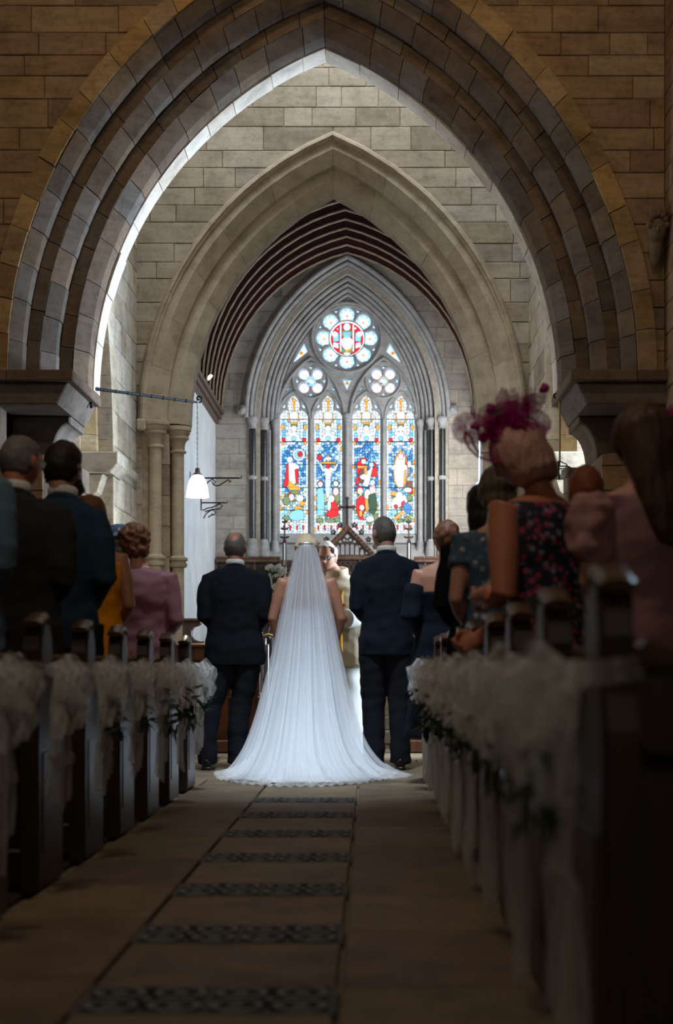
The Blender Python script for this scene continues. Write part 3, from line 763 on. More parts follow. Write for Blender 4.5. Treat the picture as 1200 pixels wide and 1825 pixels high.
for cx in LC:
    a_, ri = 29.0, 49.0; R2 = (a_*a_ + ri*ri) / (2*a_); c2 = R2 - a_
    pts = [(cx + x, 748 - z) for x, z in arch_pts(R2, c2, 10, -1)] + [(cx + x, 748 - z) for x, z in reversed(arch_pts(R2, c2, 10, 1)[:-1])]
    bar('tracery_roll', pts, 1.9, -0.085)
for cx, w in ((554.5, 2.6), (619.0, 4.2), (684.0, 2.6), (496.5, 2.2), (741.5, 2.2)):
    bar('mullion', [(cx, 952), (cx, 748)], w, -0.10)
    if abs(cx - 619) < 1 or cx < 500 or cx > 740:
        x, z = tp(cx, 752); r = w * 1.0 / PXM
        s = MB(); s.lathe([(r, 0), (r*1.4, 0.02), (r*1.2, 0.05), (r*1.9, 0.11), (r*1.9, 0.15), (r*1.5, 0.17)], (x, TD - 0.10, z - 0.05), 14); s.build('capital', M['tracery'], win, True)
bar('tracery_roll', ring(RC, 32.0), 1.0, -0.03, True)

# --- the glass: real panes, cell by cell, with figures leaded over them
gm, gnt, gb = mat_new('stained_glass')
at = N(gnt, 'ShaderNodeVertexColor', layer_name='pane')
gb.inputs['Base Color'].default_value = (0.02, 0.02, 0.02, 1); gb.inputs['Roughness'].default_value = 0.25
gnt.links.new(at.outputs['Color'], gb.inputs['Emission Color']); gb.inputs['Emission Strength'].default_value = 2.6
M['glass'] = gm
LEAD = (0.0, 0.0, 0.0)
WHT, PALE, BLU, LBL, RED, GLD, GRN, PNK, BRN, DGR = (0.52, 0.58, 0.62), (0.32, 0.45, 0.56), (0.030, 0.13, 0.33), (0.14, 0.33, 0.55), (0.38, 0.010, 0.015), (0.50, 0.22, 0.035), (0.10, 0.14, 0.07), (0.50, 0.33, 0.36), (0.12, 0.035, 0.02), (0.02, 0.05, 0.03)
class Glass:
    def __init__(s): s.p = []
    def poly(s, pts, col, lv=0): s.p.append((pts, col, lv))
    def lead(s, pts, col, lv, w=0.7):
        P = ccw(pts); s.poly(inset(P, -w), LEAD, lv); s.poly(P, col, lv + 1)
    def build(s, name, parent):
        v = []; f = []; cols = []
        for pts, col, lv in s.p:
            n = len(v)
            for (x, y) in pts:
                X, Z = tp(x, y); v.append((X, TD + 0.03 - 0.0016 * lv, Z))
            f.append(tuple(range(n, n + len(pts)))); cols.append(col)
        me = new_mesh(name, v, f); ca = me.color_attributes.new('pane', 'FLOAT_COLOR', 'CORNER')
        i = 0
        for p, c in zip(me.polygons, cols):
            for li in p.loop_indices: ca.data[li].color = (*c, 1)
        return link(name, me, M['glass'], parent)
def clip(poly, a, b, c):
    """keep a*x + b*y <= c"""
    out = []; n = len(poly)
    for i in range(n):
        p, q = poly[i], poly[(i+1) % n]; dp, dq = a*p[0] + b*p[1] - c, a*q[0] + b*q[1] - c
        if dp <= 0: out.append(p)
        if dp * dq < 0:
            t = dp / (dp - dq); out.append((p[0] + (q[0]-p[0])*t, p[1] + (q[1]-p[1])*t))
    return out
def voronoi(box, sp, colf, g, rnd, gap=0.45):
    x0, y0, x1, y1 = box; nx = max(1, round((x1-x0)/sp)); ny = max(1, round((y1-y0)/sp)); S = {}
    for i in range(nx):
        for j in range(ny):
            S[i, j] = (x0 + (i + 0.5 + rnd.uniform(-.36, .36)) * (x1-x0)/nx, y0 + (j + 0.5 + rnd.uniform(-.36, .36)) * (y1-y0)/ny)
    for (i, j), p in S.items():
        poly = [(x0, y0), (x1, y0), (x1, y1), (x0, y1)]
        for di in range(-2, 3):
            for dj in range(-2, 3):
                q = S.get((i+di, j+dj))
                if q is None or (di == 0 and dj == 0): continue
                a, b = q[0]-p[0], q[1]-p[1]
                L = math.hypot(a, b); a /= L; b /= L
                poly = clip(poly, a, b, a*(p[0]+q[0])/2 + b*(p[1]+q[1])/2 - gap)
                if len(poly) < 3: break
            if len(poly) < 3: break
        if len(poly) >= 3: g.poly(poly, colf(p[0], p[1], rnd), 1)
def jit(c, rnd, k=0.22):
    s = 1 + rnd.uniform(-k, k); return (min(1, c[0]*s), min(1, c[1]*s), min(1, c[2]*s))
def el(cx, cy, rx, ry, n=14, a0=0): return [(cx + rx*math.cos(2*math.pi*i/n + a0), cy + ry*math.sin(2*math.pi*i/n + a0)) for i in range(n)]
def rc(x0, y0, x1, y1): return [(x0, y0), (x1, y0), (x1, y1), (x0, y1)]
FIG = {
 0: [(el(9,811,10.5,10.5),WHT),(el(9,811,7.5,7.5),LBL),(el(11,810,4,4.5),RED),([(-13,828),(-9,826),(-9,866),(-19,868),(-14,845)],RED),([(-9,826),(2,826),(9,831),(9,836),(2,842),(6,862),(-8,864)],WHT),([(2,838),(7,836),(8,862),(4,862)],RED),(el(-7,820,5,5.2),WHT),
     ([(-9,856),(-3,862),(10,869),(13,873),(0,875),(-10,872)],GLD),(el(-4,884,6,5),RED),(el(-4,887,5,6),PNK),(el(11,889,6,6),WHT),(el(-13,893,6,8),GRN),(el(3,878,8,3.4),GRN),(el(15,898,4,4),GLD),([(-12,924),(-4,913),(8,908),(18,912),(18,926),(4,929)],LBL),(el(-13,924,6,4),GRN),([(4,903),(14,904),(12,908),(0,909)],GLD)],
 1: [(el(-15.5,816,4.5,5),RED),(el(15.5,816,4.5,5),LBL),(el(17,816,3,4),WHT),(rc(-1.6,812,2,824),GLD),(el(0.5,818,6,2.6),WHT),(rc(-14,824.5,14,828.5),GLD),([(-15,827),(-13,826),(-8,837),(-3,834),(5,834),(11,836),(16,827),(18,828),(13,839),(6,841),(4,853),(5,858),(-5,858),(-4,853),(-5,841),(-10,840)],WHT),([(-5,855),(5,855),(4,868),(2,888),(-3,888),(-5,866)],PALE),(el(0,832,3.4,4),RED),(el(-13.5,863,5.5,5.5),RED),(el(-13.5,864,4,4.5),WHT),(el(14,862,5.5,5.5),GRN),(el(14,863,4,4.6),WHT),
     ([(-19,872),(-9,870),(-6,892),(-8,919),(-19,920)],LBL),([(9,869),(19,869),(21,892),(14,900),(9,888)],GRN),(el(14,877,5,7),PNK),([(2,893),(12,892),(19,908),(18,920),(4,924),(-3,918),(1,906)],RED),(el(6,890,5,6),WHT),(el(2,902,3,9),WHT),(el(-14,928,6,4),GRN),(el(4,929,9,3.5),GRN),(el(17,927,5,4),GRN)],
 2: [([(-17,826),(-11,820),(-4,822),(-3,832),(-8,842),(-12,848),(-17,842)],RED),(el(-5,821,5,5),RED),(el(-5,823,3.8,4.2),WHT),([(-16,831),(2,831),(2,834.5),(-16,834.5)],GLD),([(6,826),(14,824),(18,829),(14,833),(7,832)],RED),(rc(9,834,19,850),RED),(el(9,829,4,4),PALE),(el(-9,850,4,12),BRN),([(-12,850),(-4,845),(6,838),(9,832),(11,834),(8,846),(6,858),(2,868),(-6,866),(-3,856),(-9,854)],WHT),(el(11,861,4.2,5),PALE),([(-18,852),(-13,850),(-14,864),(-19,864)],RED),(rc(-3,834,1,846),GLD),
     (el(-12,873,6,6),RED),(el(-11,876,4.5,5.5),WHT),([(6,868),(15,866),(17,878),(12,884),(6,882)],PNK),(el(2,882,5,9),WHT),([(-18,892),(-9,884),(-3,888),(-2,906),(-7,920),(-3,928),(-13,926),(-18,908)],RED),(el(-8,906,4,5),WHT),([(-2,892),(3,890),(3,912),(-1,912)],GLD),([(4,884),(14,880),(18,888),(18,910),(13,918),(6,914)],DGR),(el(-10,916,2.5,6),GLD),(el(7,926,7,5),WHT),(el(17,923,4,5),GRN)],
 3: [([(0,802),(9,814),(13,834),(11,858),(5,870),(-5,870),(-12,858),(-14,834),(-9,814)],GLD),([(0,806),(7,816),(11,834),(9,858),(4,868),(-4,868),(-10,858),(-12,834),(-7,816)],WHT),(el(0,814,4.6,5.4),PNK),([(8,816),(11,830),(8,828)],RED),([(6,840),(9,838),(8,860),(4,868)],GLD),([(-16,832),(-10,828),(-8,836),(-15,838)],WHT),(el(15,828,3,6),WHT),(rc(11,858,20,873),BRN),(rc(14,870,20,880),RED),(el(-12,880,6,4),GLD),(el(12,874,7,4),WHT),(el(-3,884,6,6),WHT),([(-18,900),(-12,888),(-4,886),(8,884),(14,890),(8,898),(-4,905),(-14,908)],WHT),(el(-9,903,3.5,3),RED),([(1,896),(6,893),(8,898),(4,906),(1,903)],RED),([(4,900),(12,896),(19,906),(15,918),(6,912)],BLU),(el(15,888,5,5),GRN),([(-14,926),(-6,918),(2,911),(4,914),(-2,922),(-9,928)],GLD),(el(-12,914,5,5),LBL),(el(12,926,7,4),GRN),(el(-2,929,5,3),GRN)],
}
for li, cx in enumerate(LC):
    rnd = random.Random(300 + li)
    cutsy = [703, 747, 787.5, 828, 869, 909, 952]
    gl = [Glass() for _ in range(6)]
    def colf(x, y, rn, cx=cx):
        u = abs(x - cx)
        if u > 20.5: return jit(rn.choice([WHT, WHT, WHT, PALE, (0.42, 0.54, 0.62)]), rn, 0.1)
        if y < 790:
            if 752 < y < 786 and 15 < u: return jit(LBL, rn)
            return jit(rn.choice([WHT, WHT, WHT, WHT, PALE]), rn, 0.08)
        if y < 876:
            if y < 800 and u > 20 - (y - 788) : return WHT
            return jit(rn.choice([BLU, BLU, LBL, LBL, BLU, PALE]), rn, 0.3)
        if y < 932: return jit(rn.choice([GRN, (0.28, 0.32, 0.27), PALE, WHT, LBL, (0.30, 0.36, 0.20)]), rn, 0.3)
        return jit(rn.choice([WHT, WHT, PALE]), rn, 0.08)
    for k in range(6):
        g = gl[k]; y0, y1 = cutsy[k], cutsy[k+1]
        g.poly(rc(cx - 28, y0, cx + 28, y1), LEAD, 0)
        for (xa, xb) in ((cx - 27, cx - 21.6), (cx + 21.6, cx + 27)):            # border slips
            y = y0
            while y < y1 - 1:
                ye = min(y1, y + rnd.uniform(6, 9)); c = rnd.choice([WHT, WHT, PALE, (0.36, 0.50, 0.60), WHT])
                if y1 - ye < 2: ye = y1
                if rnd.random() < 0.10 and k > 1: c = GLD
                xm = (xa + xb) / 2
                s0, s1 = (xa, xm + 0.6) if xa > cx else (xm - 0.6, xb)
                g.poly(rc(s0 + 0.3, y + 0.35, s1 - 0.3, ye - 0.35), c, 1); 
                s2, s3 = (xm + 0.9, xb) if xa > cx else (xa, xm - 0.9)
                g.poly(rc(s2, y + 0.2, s3, ye - 0.2), (0.13, 0.30, 0.48), 1)
                y = ye
        voronoi((cx - 21.3, y0 + 0.5, cx + 21.3, y1 - 0.5), 5.0 if 2 <= k <= 4 else 5.6, colf, g, rnd)
    def put(pts, col, cx=cx, gl=gl, lv=2, w=0.8):
        P = [(cx + a, b) for a, b in pts]; my = sum(p[1] for p in P) / len(P)
        for k in range(6):                    # cut the figure at the saddle bars so each panel owns its piece
            q = clip(clip(P, 0, 1, cutsy[k+1] - 0.3), 0, -1, -cutsy[k] - 0.3)
            if len(q) >= 3 and abs(sum(q[i][0]*q[(i+1)%len(q)][1] - q[(i+1)%len(q)][0]*q[i][1] for i in range(len(q)))) > 1.2:
                gl[k].lead(q, col, lv, w)
    lv = 2
    canopy = [(rc(-1.4, 712, 1.4, 732), GLD), (el(0, 713, 3.2, 3.2, 10), GLD), ([(-12, 748), (-11, 738), (0, 733), (11, 738), (12, 748)], WHT), (rc(-6, 752.5, 6, 755.5), GLD), (rc(-5, 756, 5, 759), GRN), (rc(-22.5, 757, -18, 766), GLD), (rc(18, 757, 22.5, 766), GLD), (rc(-21, 781, -15.5, 787), RED), (rc(15.5, 781, 21, 787), RED),
              ([(0, 766), (14, 786), (-14, 786)], WHT), (el(0, 764, 5, 5, 10), WHT), (el(0, 781.5, 4.6, 4.2, 10), LBL), (el(-20.5, 790, 2.4, 2.4, 8), GLD), (el(20.5, 790, 2.4, 2.4, 8), GLD), (rc(-9, 738, -7.6, 752), GLD), (rc(7.6, 738, 9, 752), GLD)]
    for pts, c in canopy: put(pts, c, lv=lv); lv += 2
    for pts, c in FIG[li]: put(pts, c, lv=lv); lv += 2
    for i in range(16):                        # little white stars on the blue
        sx, sy = rnd.uniform(-17, 17), rnd.uniform(796, 866); put(el(sx, sy, 0.9, 0.9, 6), WHT, lv=3, w=0.1)
    for sx in (-17, -6, 6, 17): put([(sx - 1.4, 938), (sx + 1.4, 938), (sx + 0.8, 945), (sx - 0.8, 945)], RED, lv=lv)
    for g in gl: g.build('glass_panel', win)
    for y in cutsy[1:-1]:
        a = tp(cx - 27, y); b = tp(cx + 27, y); s = MB(); s.box((a[0], TD + 0.0, a[1] - 0.006), (b[0], TD + 0.012, a[1] + 0.006)); s.build('saddle_bar', M['iron'], win)
rnd = random.Random(5)
for h in holes:
    nm, P = h
    if nm == 'light': continue
    g = Glass(); cxm = sum(p[0] for p in P) / len(P); cym = sum(p[1] for p in P) / len(P)
    x0, x1 = min(p[0] for p in P) - 2, max(p[0] for p in P) + 2; y0, y1 = min(p[1] for p in P) - 2, max(p[1] for p in P) + 2
    g.poly(rc(x0, y0, x1, y1), LEAD, 0)
    if nm == 'spandrel' or nm == 'dagger':
        g.lead(inset(ccw(P), -1.0), (0.16, 0.34, 0.52), 1); g.lead(inset(ccw(P), 1.5 if nm == 'spandrel' else 2.2), WHT, 3, 0.3)
        if nm == 'dagger': g.lead(el(cxm, cym - 1, 3.2, 3.2, 10), GLD, 5, 0.4); g.lead(el(cxm, cym - 1, 1.3, 1.3, 8), RED, 7, 0.2)
    if nm == 'rose':
        for i in range(8):
            a = i * math.pi / 4; lx, ly = RC[0] + 40.7 * math.sin(a), RC[1] - 40.7 * math.cos(a)
            g.lead(el(lx, ly, 14.6, 14.6, 24), (0.16, 0.34, 0.52), 1, 0.3)
            for q in range(16):
                b0 = q * math.pi / 8 + 0.06; b1 = (q + 1) * math.pi / 8 - 0.06
                g.poly([(lx + r_ * math.cos(b_), ly + r_ * math.sin(b_)) for r_, b_ in ((12.2, b0), (12.2, b1), (9.8, b1), (9.8, b0))], jit(LBL if q % 2 else WHT, rnd), 3)
            for q in range(5):
                b0 = q * math.tau / 5 + 0.07 + a; b1 = (q + 1) * math.tau / 5 - 0.07 + a
                g.poly([(lx, ly)] + [(lx + 9.2 * math.cos(b0 + (b1 - b0) * t / 4), ly + 9.2 * math.sin(b0 + (b1 - b0) * t / 4)) for t in range(5)], WHT, 4)
            g.lead(el(lx, ly, 1.7, 1.7, 8), GLD, 5, 0.5)
        g.lead(el(RC[0], RC[1], 31.6, 31.6, 40), WHT, 6, 0.6); g.lead(el(RC[0], RC[1], 28.6, 28.6, 40), RED, 8, 0.5)
        for k in range(26):
            a, r_ = rnd.uniform(0, 6.28), rnd.uniform(10, 26); g.lead(el(RC[0] + r_ * math.cos(a), RC[1] + r_ * math.sin(a), rnd.uniform(1.2, 2.4), rnd.uniform(1.2, 2.4), 7), rnd.choice([WHT, LBL, BLU, PNK]), 10, 0.3)
        for pts, c in (([(-16, 8), (-24, 6), (-25, 14), (-15, 17)], WHT), ([(16, 8), (24, 6), (25, 14), (15, 17)], WHT), ([(-25, -2), (-22, -14), (-15, -10), (-15, 4), (-24, 5)], LBL), ([(25, -2), (22, -14), (15, -10), (15, 4), (24, 5)], LBL), (el(-22, -8, 5, 5, 10), WHT), (el(22, -8, 5, 5, 10), WHT), (rc(-12.5, -25, -10, 22), WHT), (rc(10, -25, 12.5, 22), WHT),
                       ([(-9, -4), (-11, -12), (-4, -16), (4, -16), (11, -12), (9, -4)], GRN), (el(0, -21, 6.2, 7, 12), PALE), (el(0, -20, 4, 5.2, 10), WHT), ([(-7, -12), (7, -12), (5, 0), (-5, 0)], LBL), ([(-10, 3), (-6, -2), (6, -2), (10, 3), (8, 16), (-2, 20), (-8, 14)], WHT), ([(-14, 24), (-10, 14), (-2, 20), (8, 14), (13, 23), (2, 26)], GRN), ([(-3, 22), (6, 16), (8, 18), (0, 24)], GLD), (el(0, 26, 6, 2.5, 10), WHT)):
            g.lead([(RC[0] + a, RC[1] + b) for a, b in pts], c, 12, 0.6)
    if nm == 'quatrefoil':
        for i in range(4):
            a = math.pi / 4 + i * math.pi / 2; lx, ly = cxm + 16.4 * math.cos(a), cym + 16.4 * math.sin(a)
            g.lead(el(lx, ly, 10.8, 10.8, 20), (0.16, 0.34, 0.52), 1, 0.3); g.lead(el(lx, ly, 9.0, 9.0, 20), PNK, 3, 0.5); g.lead(el(lx, ly, 7.8, 7.8, 20), WHT, 5, 0.3)
            g.lead(rc(lx - 1.4, ly - 1.4, lx + 1.4, ly + 1.4), PALE, 7, 0.4)
        g.lead(el(cxm, cym, 9.2, 9.2, 20), GLD if cxm > 600 else PALE, 9, 0.8); g.lead(el(cxm, cym, 7.6, 7.6, 18), LBL, 11, 0.4)
        g.lead([(cxm - 6, cym - 2), (cxm - 2, cym - 4), (cxm + 4, cym - 2), (cxm + 6, cym + 2), (cxm + 2, cym + 4), (cxm - 4, cym + 3)], WHT, 13, 0.4)
        g.lead(el(cxm - 4, cym + 3.5, 2.2, 1.6, 8), BLU, 15, 0.3)
    g.build('glass_panel', win)
# ================================================================== floor and steps
floor = struct('floor', 'worn brown flagstone floor with a strip of dark patterned tiles down the aisle')
mb = MB(); mb.box((-3.7, -6.4, -0.12), (2.8, 15.2, -0.022)); mb.build('floor_bed', M['mortar_dark'], floor)
mb = MB(); mb.box((-7.0, 11.4, -0.12), (6.8, 15.2, -0.03)); mb.build('floor_bed', M['mortar_dark'], floor)
rnd = random.Random(61)
def slab(x0, x1, y0, y1, mat, nm='slab', h=None, g=0.007):
    h = rnd.uniform(-0.004, 0.0) if h is None else h
    mb = MB(); mb.box((x0 + g, y0 + g, -0.03), (x1 - g, y1 - g, h), 0.005); return mb.build(nm, mat, floor)
# patterned tiles
tm, tnt, tb = mat_new('patterned_floor_tile')
tc = N(tnt, 'ShaderNodeTexCoord'); mp = N(tnt, 'ShaderNodeMapping'); mp.inputs['Scale'].default_value = (1/0.14, 1/0.13, 1); tnt.links.new(tc.outputs['Object'], mp.inputs[0])
fr = N(tnt, 'ShaderNodeVectorMath', operation='FRACTION'); tnt.links.new(mp.outputs[0], fr.inputs[0])
sb = N(tnt, 'ShaderNodeVectorMath', operation='SUBTRACT'); sb.inputs[1].default_value = (0.5, 0.5, 0); tnt.links.new(fr.outputs[0], sb.inputs[0])
ml = N(tnt, 'ShaderNodeVectorMath', operation='MULTIPLY'); ml.inputs[1].default_value = (1, 1, 0); tnt.links.new(sb.outputs[0], ml.inputs[0])
ln = N(tnt, 'ShaderNodeVectorMath', operation='LENGTH'); tnt.links.new(ml.outputs[0], ln.inputs[0])
wv = N(tnt, 'ShaderNodeMath', operation='SINE'); mm = N(tnt, 'ShaderNodeMath', operation='MULTIPLY'); mm.inputs[1].default_value = 21.0
tnt.links.new(ln.outputs['Value'], mm.inputs[0]); tnt.links.new(mm.outputs[0], wv.inputs[0])
ck = noise_tex(tnt, 30.0, 1, 0.4); ad = N(tnt, 'ShaderNodeMath', operation='MULTIPLY_ADD'); ad.inputs[1].default_value = 0.42; tnt.links.new(wv.outputs[0], ad.inputs[0]); tnt.links.new(ck, ad.inputs[2])
r = ramp(tnt, [(0.55, (0.012, 0.015, 0.024)), (0.72, (0.20, 0.21, 0.21))]); tnt.links.new(ad.outputs[0], r.inputs[0]); tnt.links.new(r.outputs[0], tb.inputs['Base Color']); tb.inputs['Roughness'].default_value = 0.85; tb.inputs['Specular IOR Level'].default_value = 0.1
M['tile'] = tm
M['tile_edge'] = plain('tile_border', (0.10, 0.10, 0.095), 0.85, nscale=20, spec=0.1)
TX0, TX1 = -0.64, -0.085
rows = [3.27 + 0.838 * i for i in range(-2, 7)]
tile_me = None
def tile_mesh(w, dpt):
    mb = MB(); mb.box((-w/2, -dpt/2, -0.03), (w/2, dpt/2, 0.0), 0.004); return new_mesh('tile', mb.v, mb.f)
tme = tile_mesh((TX1 - TX0) / 2 - 0.012, 0.236); tme.materials.append(M['tile'])
for y in rows:
    if y < 1.2: continue
    for k in (0, 1):
        o = bpy.data.objects.new('tile', tme); COL.objects.link(o); o.parent = floor
        o.location = (TX0 + (k + 0.5) * (TX1 - TX0) / 2, y + 0.13, 0.002)
    mb = MB(); mb.box((TX0 - 0.012, y - 0.006, -0.03), (TX1 + 0.012, y + 0.266, -0.001)); mb.build('tile_border', M['tile_edge'], floor)
ys = [1.0] + [v for y in rows if y > 1.2 for v in (y - 0.006, y + 0.266)] + [9.45]
for i in range(0, len(ys) - 1, 2):
    slab(TX0 - 0.012, TX1 + 0.012, ys[i], ys[i + 1], M['flag'])
y = 0.6
while y < 9.4:
    L = rnd.uniform(0.55, 0.95); ye = min(9.45, y + L)
    slab(-1.10, TX0 - 0.012, y, ye, M['flag']); y = ye
y = 0.3
while y < 9.4:
    L = rnd.uniform(0.5, 0.9); ye = min(9.45, y + L)
    slab(TX1 + 0.012, 0.42, y, ye, M['flag']); y = ye
y = 9.45
while y < 14.25:
    ye = min(14.3, y + rnd.uniform(0.4, 0.6)); x = -2.7
    while x < 2.0:
        xe = min(2.02, x + rnd.uniform(0.5, 0.95)); slab(x, xe, y, ye, M['flag']); x = xe
    y = ye
for nm, x0, x1 in (('trim_9', -3.6, -1.14), ('trim_10', 0.46, 2.68)):
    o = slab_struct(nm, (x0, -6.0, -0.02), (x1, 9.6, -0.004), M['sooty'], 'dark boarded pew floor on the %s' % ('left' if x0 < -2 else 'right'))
# steps up into the chancel
stp = struct('trim_11', 'flight of worn stone steps rising into the chancel')
z = 0.0; y = 14.30
for k in range(4):
    x = AX - 1.40; w = [-1.42, -0.62, 0.10, 0.74, 1.40] if k % 2 else [-1.42, -0.9, -0.2, 0.42, 1.40]
    for a, b in zip(w[:-1], w[1:]):
        mb = MB(); mb.box((AX + a + 0.002, y + 0.33 * k, z - 0.001), (AX + b - 0.002, y + 0.33 * k + 0.36, z + 0.122), 0.012); mb.build('step_stone', M['step'], stp)
    mb = MB(); mb.box((AX - 1.40, y + 0.33 * k + 0.05, -0.02), (AX + 1.40, 15.7, z + 0.11)); mb.build('step_core', M['step'], stp)
    z += 0.123
CF = z                                             # chancel floor level
chf = struct('floor_chancel', 'pale stone chancel floor with a red carpet step')
yy = 15.62
while yy < 20.1:
    x = CHX0
    while x < CHX1 - 0.05:
        xe = min(CHX1, x + 0.52); mb = MB(); mb.box((x + 0.002, yy + 0.002, CF - 0.06), (xe - 0.002, min(20.2, yy + 0.52) - 0.002, CF), 0.004); mb.build('slab', M['step'], chf); x = xe
    yy += 0.52
mb = MB(); mb.box((CHX0, 15.0, -0.1), (CHX1, D_E, CF - 0.01)); mb.build('floor_bed', M['step'], chf)
for k, (y0, h, mt) in enumerate(((20.2, 0.09, 'carpet'), (20.9, 0.09, 'step'), (21.3, 0.09, 'step'))):
    mb = MB(); mb.box((CHX0, y0, CF - 0.02), (CHX1, D_E, CF + 0.09 * (k + 1)), 0.008); mb.build('sanctuary_step', M[mt], chf)
SF = CF + 0.27

# ================================================================== altar, reredos, panelling
alt = thing('altar', 'altar with white linen and pale green frontal below the reredos', 'altar', (AX + 0.02, 22.08, SF))
mb = MB(); mb.box((-0.9, 0.02, 0), (0.9, 0.7, 0.90), 0.01); mb.build('body', M['rere'], alt)
mb = MB()
vv = []; ff = []; n = 60
for i in range(n + 1):
    x = -0.88 + 1.76 * i / n; w = 0.012 * math.sin(x * 34)
    vv += [(x, -0.005 + w, 0.01), (x, -0.005 + w * 0.4, 0.90)]
for i in range(n): ff.append((2*i, 2*i+2, 2*i+3, 2*i+1))
o = obj('frontal', (vv, ff), M['frontal'], alt, True); sm = o.modifiers.new('thick', 'SOLIDIFY'); sm.thickness = 0.006
mb = MB(); mb.box((-0.94, -0.035, 0.90), (0.94, 0.72, 0.925), 0.006); mb.box((-0.94, -0.042, 0.72), (0.94, -0.03, 0.922), 0.003); mb.build('linen', M['linen'], alt)

RD = 23.35
def rp(x, y, d=RD): return ((x - VPX) / F * d, EYE + (VPY - y) / F * d)
rer = thing('reredos', 'carved oak reredos with openwork gable, side pinnacles and cross', 'reredos', (0, 0, 0))
def ppoly(pts, d=RD): return [rp(x, y, d) for x, y in pts]
# raking bars of the gable
GA = (619.5, 934)
for sg in (-1, 1):
    t = MB(); t.prism(ccw(ppoly([GA, (GA[0], 946), (GA[0] + sg * 44, 991), (GA[0] + sg * 54, 991)])), RD - 0.05, RD + 0.05, 0.012); rb = t.build('gable_rafter', M['rere'], rer)
    t = MB()
    for k in range(9):
        x = GA[0] + sg * (6 + k * 4.9); y = 943.5 + k * 5.15; X, Z = rp(x, y); t.sphere((X, RD - 0.055, Z), (0.016, 0.016, 0.016), 8, 5)
    t.build('carved_boss', M['rere_dark'], rb, True)
    for k in range(4):                                   # crockets along the rafter
        x = GA[0] + sg * (9 + k * 12.5); y = 939.5 + k * 12.8; X, Z = rp(x, y); t = MB()
        for q in range(5):
            a = q * math.tau / 5 + 0.3; t.sphere((X + sg * 0.03 + 0.03 * math.cos(a), RD - 0.01, Z + 0.03 + 0.03 * math.sin(a)), 0.020, 7, 5)
        t.tube([(X, RD, Z), (X + sg * 0.03, RD, Z + 0.035)], 0.014, n=6); t.build('crocket', M['rere_dark'], rb, True)
# pierced tracery filling the gable
gout = ppoly([(GA[0], 944), (GA[0] - 43, 991), (GA[0] + 43, 991)])
gh = []
for k, (cx, top) in enumerate(((-26, 979), (-17, 971), (-8.5, 968), (0, 968), (8.5, 968), (17, 971), (26, 979))):
    gh.append(ppoly([(GA[0] + cx - 3.0, 989), (GA[0] + cx - 3.0, top + 5), (GA[0] + cx - 1.6, top + 1.5), (GA[0] + cx, top), (GA[0] + cx + 1.6, top + 1.5), (GA[0] + cx + 3.0, top + 5), (GA[0] + cx + 3.0, 989)]))
for (cx, cy, r) in ((0, 956, 3.6), (-5.5, 962.5, 2.6), (5.5, 962.5, 2.6), (-12.5, 965.5, 2.6), (12.5, 965.5, 2.6), (0, 964, 1.8), (-21.5, 974, 2.2), (21.5, 974, 2.2), (-34, 986, 2.0), (34, 986, 2.0)):
    pts = []
    for i in range(24):
        a = i * math.tau / 24; rr = r * (0.8 + 0.25 * abs(math.cos(2 * a))); pts.append((GA[0] + cx + rr * math.cos(a), cy + rr * math.sin(a)))
    gh.append(ppoly(pts))
plate('gable_tracery', [gout] + gh, RD - 0.015, RD + 0.015, 0.003, M['rere_dark'], rer)
t = MB(); a = rp(GA[0] - 58, 991); b = rp(GA[0] + 58, 998); t.box((a[0], RD - 0.06, b[1]), (b[0], RD + 0.06, a[1]), 0.008); t.build('lintel', M['rere'], rer)
# cross on the apex
t = MB(); x, z1 = rp(619, 889); z0 = rp(619, 938)[1]; za = rp(619, 904)[1]; xa = rp(607.5, 904)[0]; xb = rp(630.5, 904)[0]
t.box((x - 0.02, RD - 0.02, z0), (x + 0.02, RD + 0.02, z1), 0.006); t.box((xa, RD - 0.02, za - 0.02), (xb, RD + 0.02, za + 0.02), 0.006)
for (cx, cz) in ((xa, za), (xb, za), (x, z1)):
    for q in range(3):
        an = (q - 1) * 1.2 + (math.pi if cx == xa else (0 if cx == xb else math.pi / 2)); t.sphere((cx + 0.02 * math.cos(an), RD, cz + 0.02 * math.sin(an)), 0.018, 7, 5)
t.build('cross', M['rere_dark'], rer)
# side pinnacles
for pxx in (507.5, 729.0):
    X, zt = rp(pxx, 966); zb = SF
    t = MB(); t.box((X - 0.032, RD - 0.04, zb), (X + 0.032, RD + 0.03, zt), 0.008); t.prism([(X - 0.032, zt), (X + 0.032, zt), (X, zt + 0.09)], RD - 0.04, RD + 0.03, 0.0); pn = t.build('pinnacle', M['rere_dark'], rer)
    t = MB(); t.box((X - 0.010, RD - 0.052, zb), (X + 0.012, RD - 0.038, zt - 0.02), 0.004); t.build('pinnacle_highlight', M['limewash'], pn)  # daylight on the dark pinnacle, painted in as a pale strip
    t = MB(); zc = rp(0, 925)[1]; t.tube([(X, RD, zt), (X, RD, zc)], 0.014, n=8)
    for zz, w in ((rp(0, 958)[1], 0.055), (rp(0, 943)[1], 0.045), (rp(0, 931)[1], 0.03)):
        t.box((X - w, RD - 0.018, zz - 0.014), (X + w, RD + 0.018, zz + 0.014), 0.006)
        for s in (-1, 1): t.sphere((X + s * w, RD, zz + 0.01), 0.018, 6, 4)
    t.build('finial', M['rere_dark'], pn)
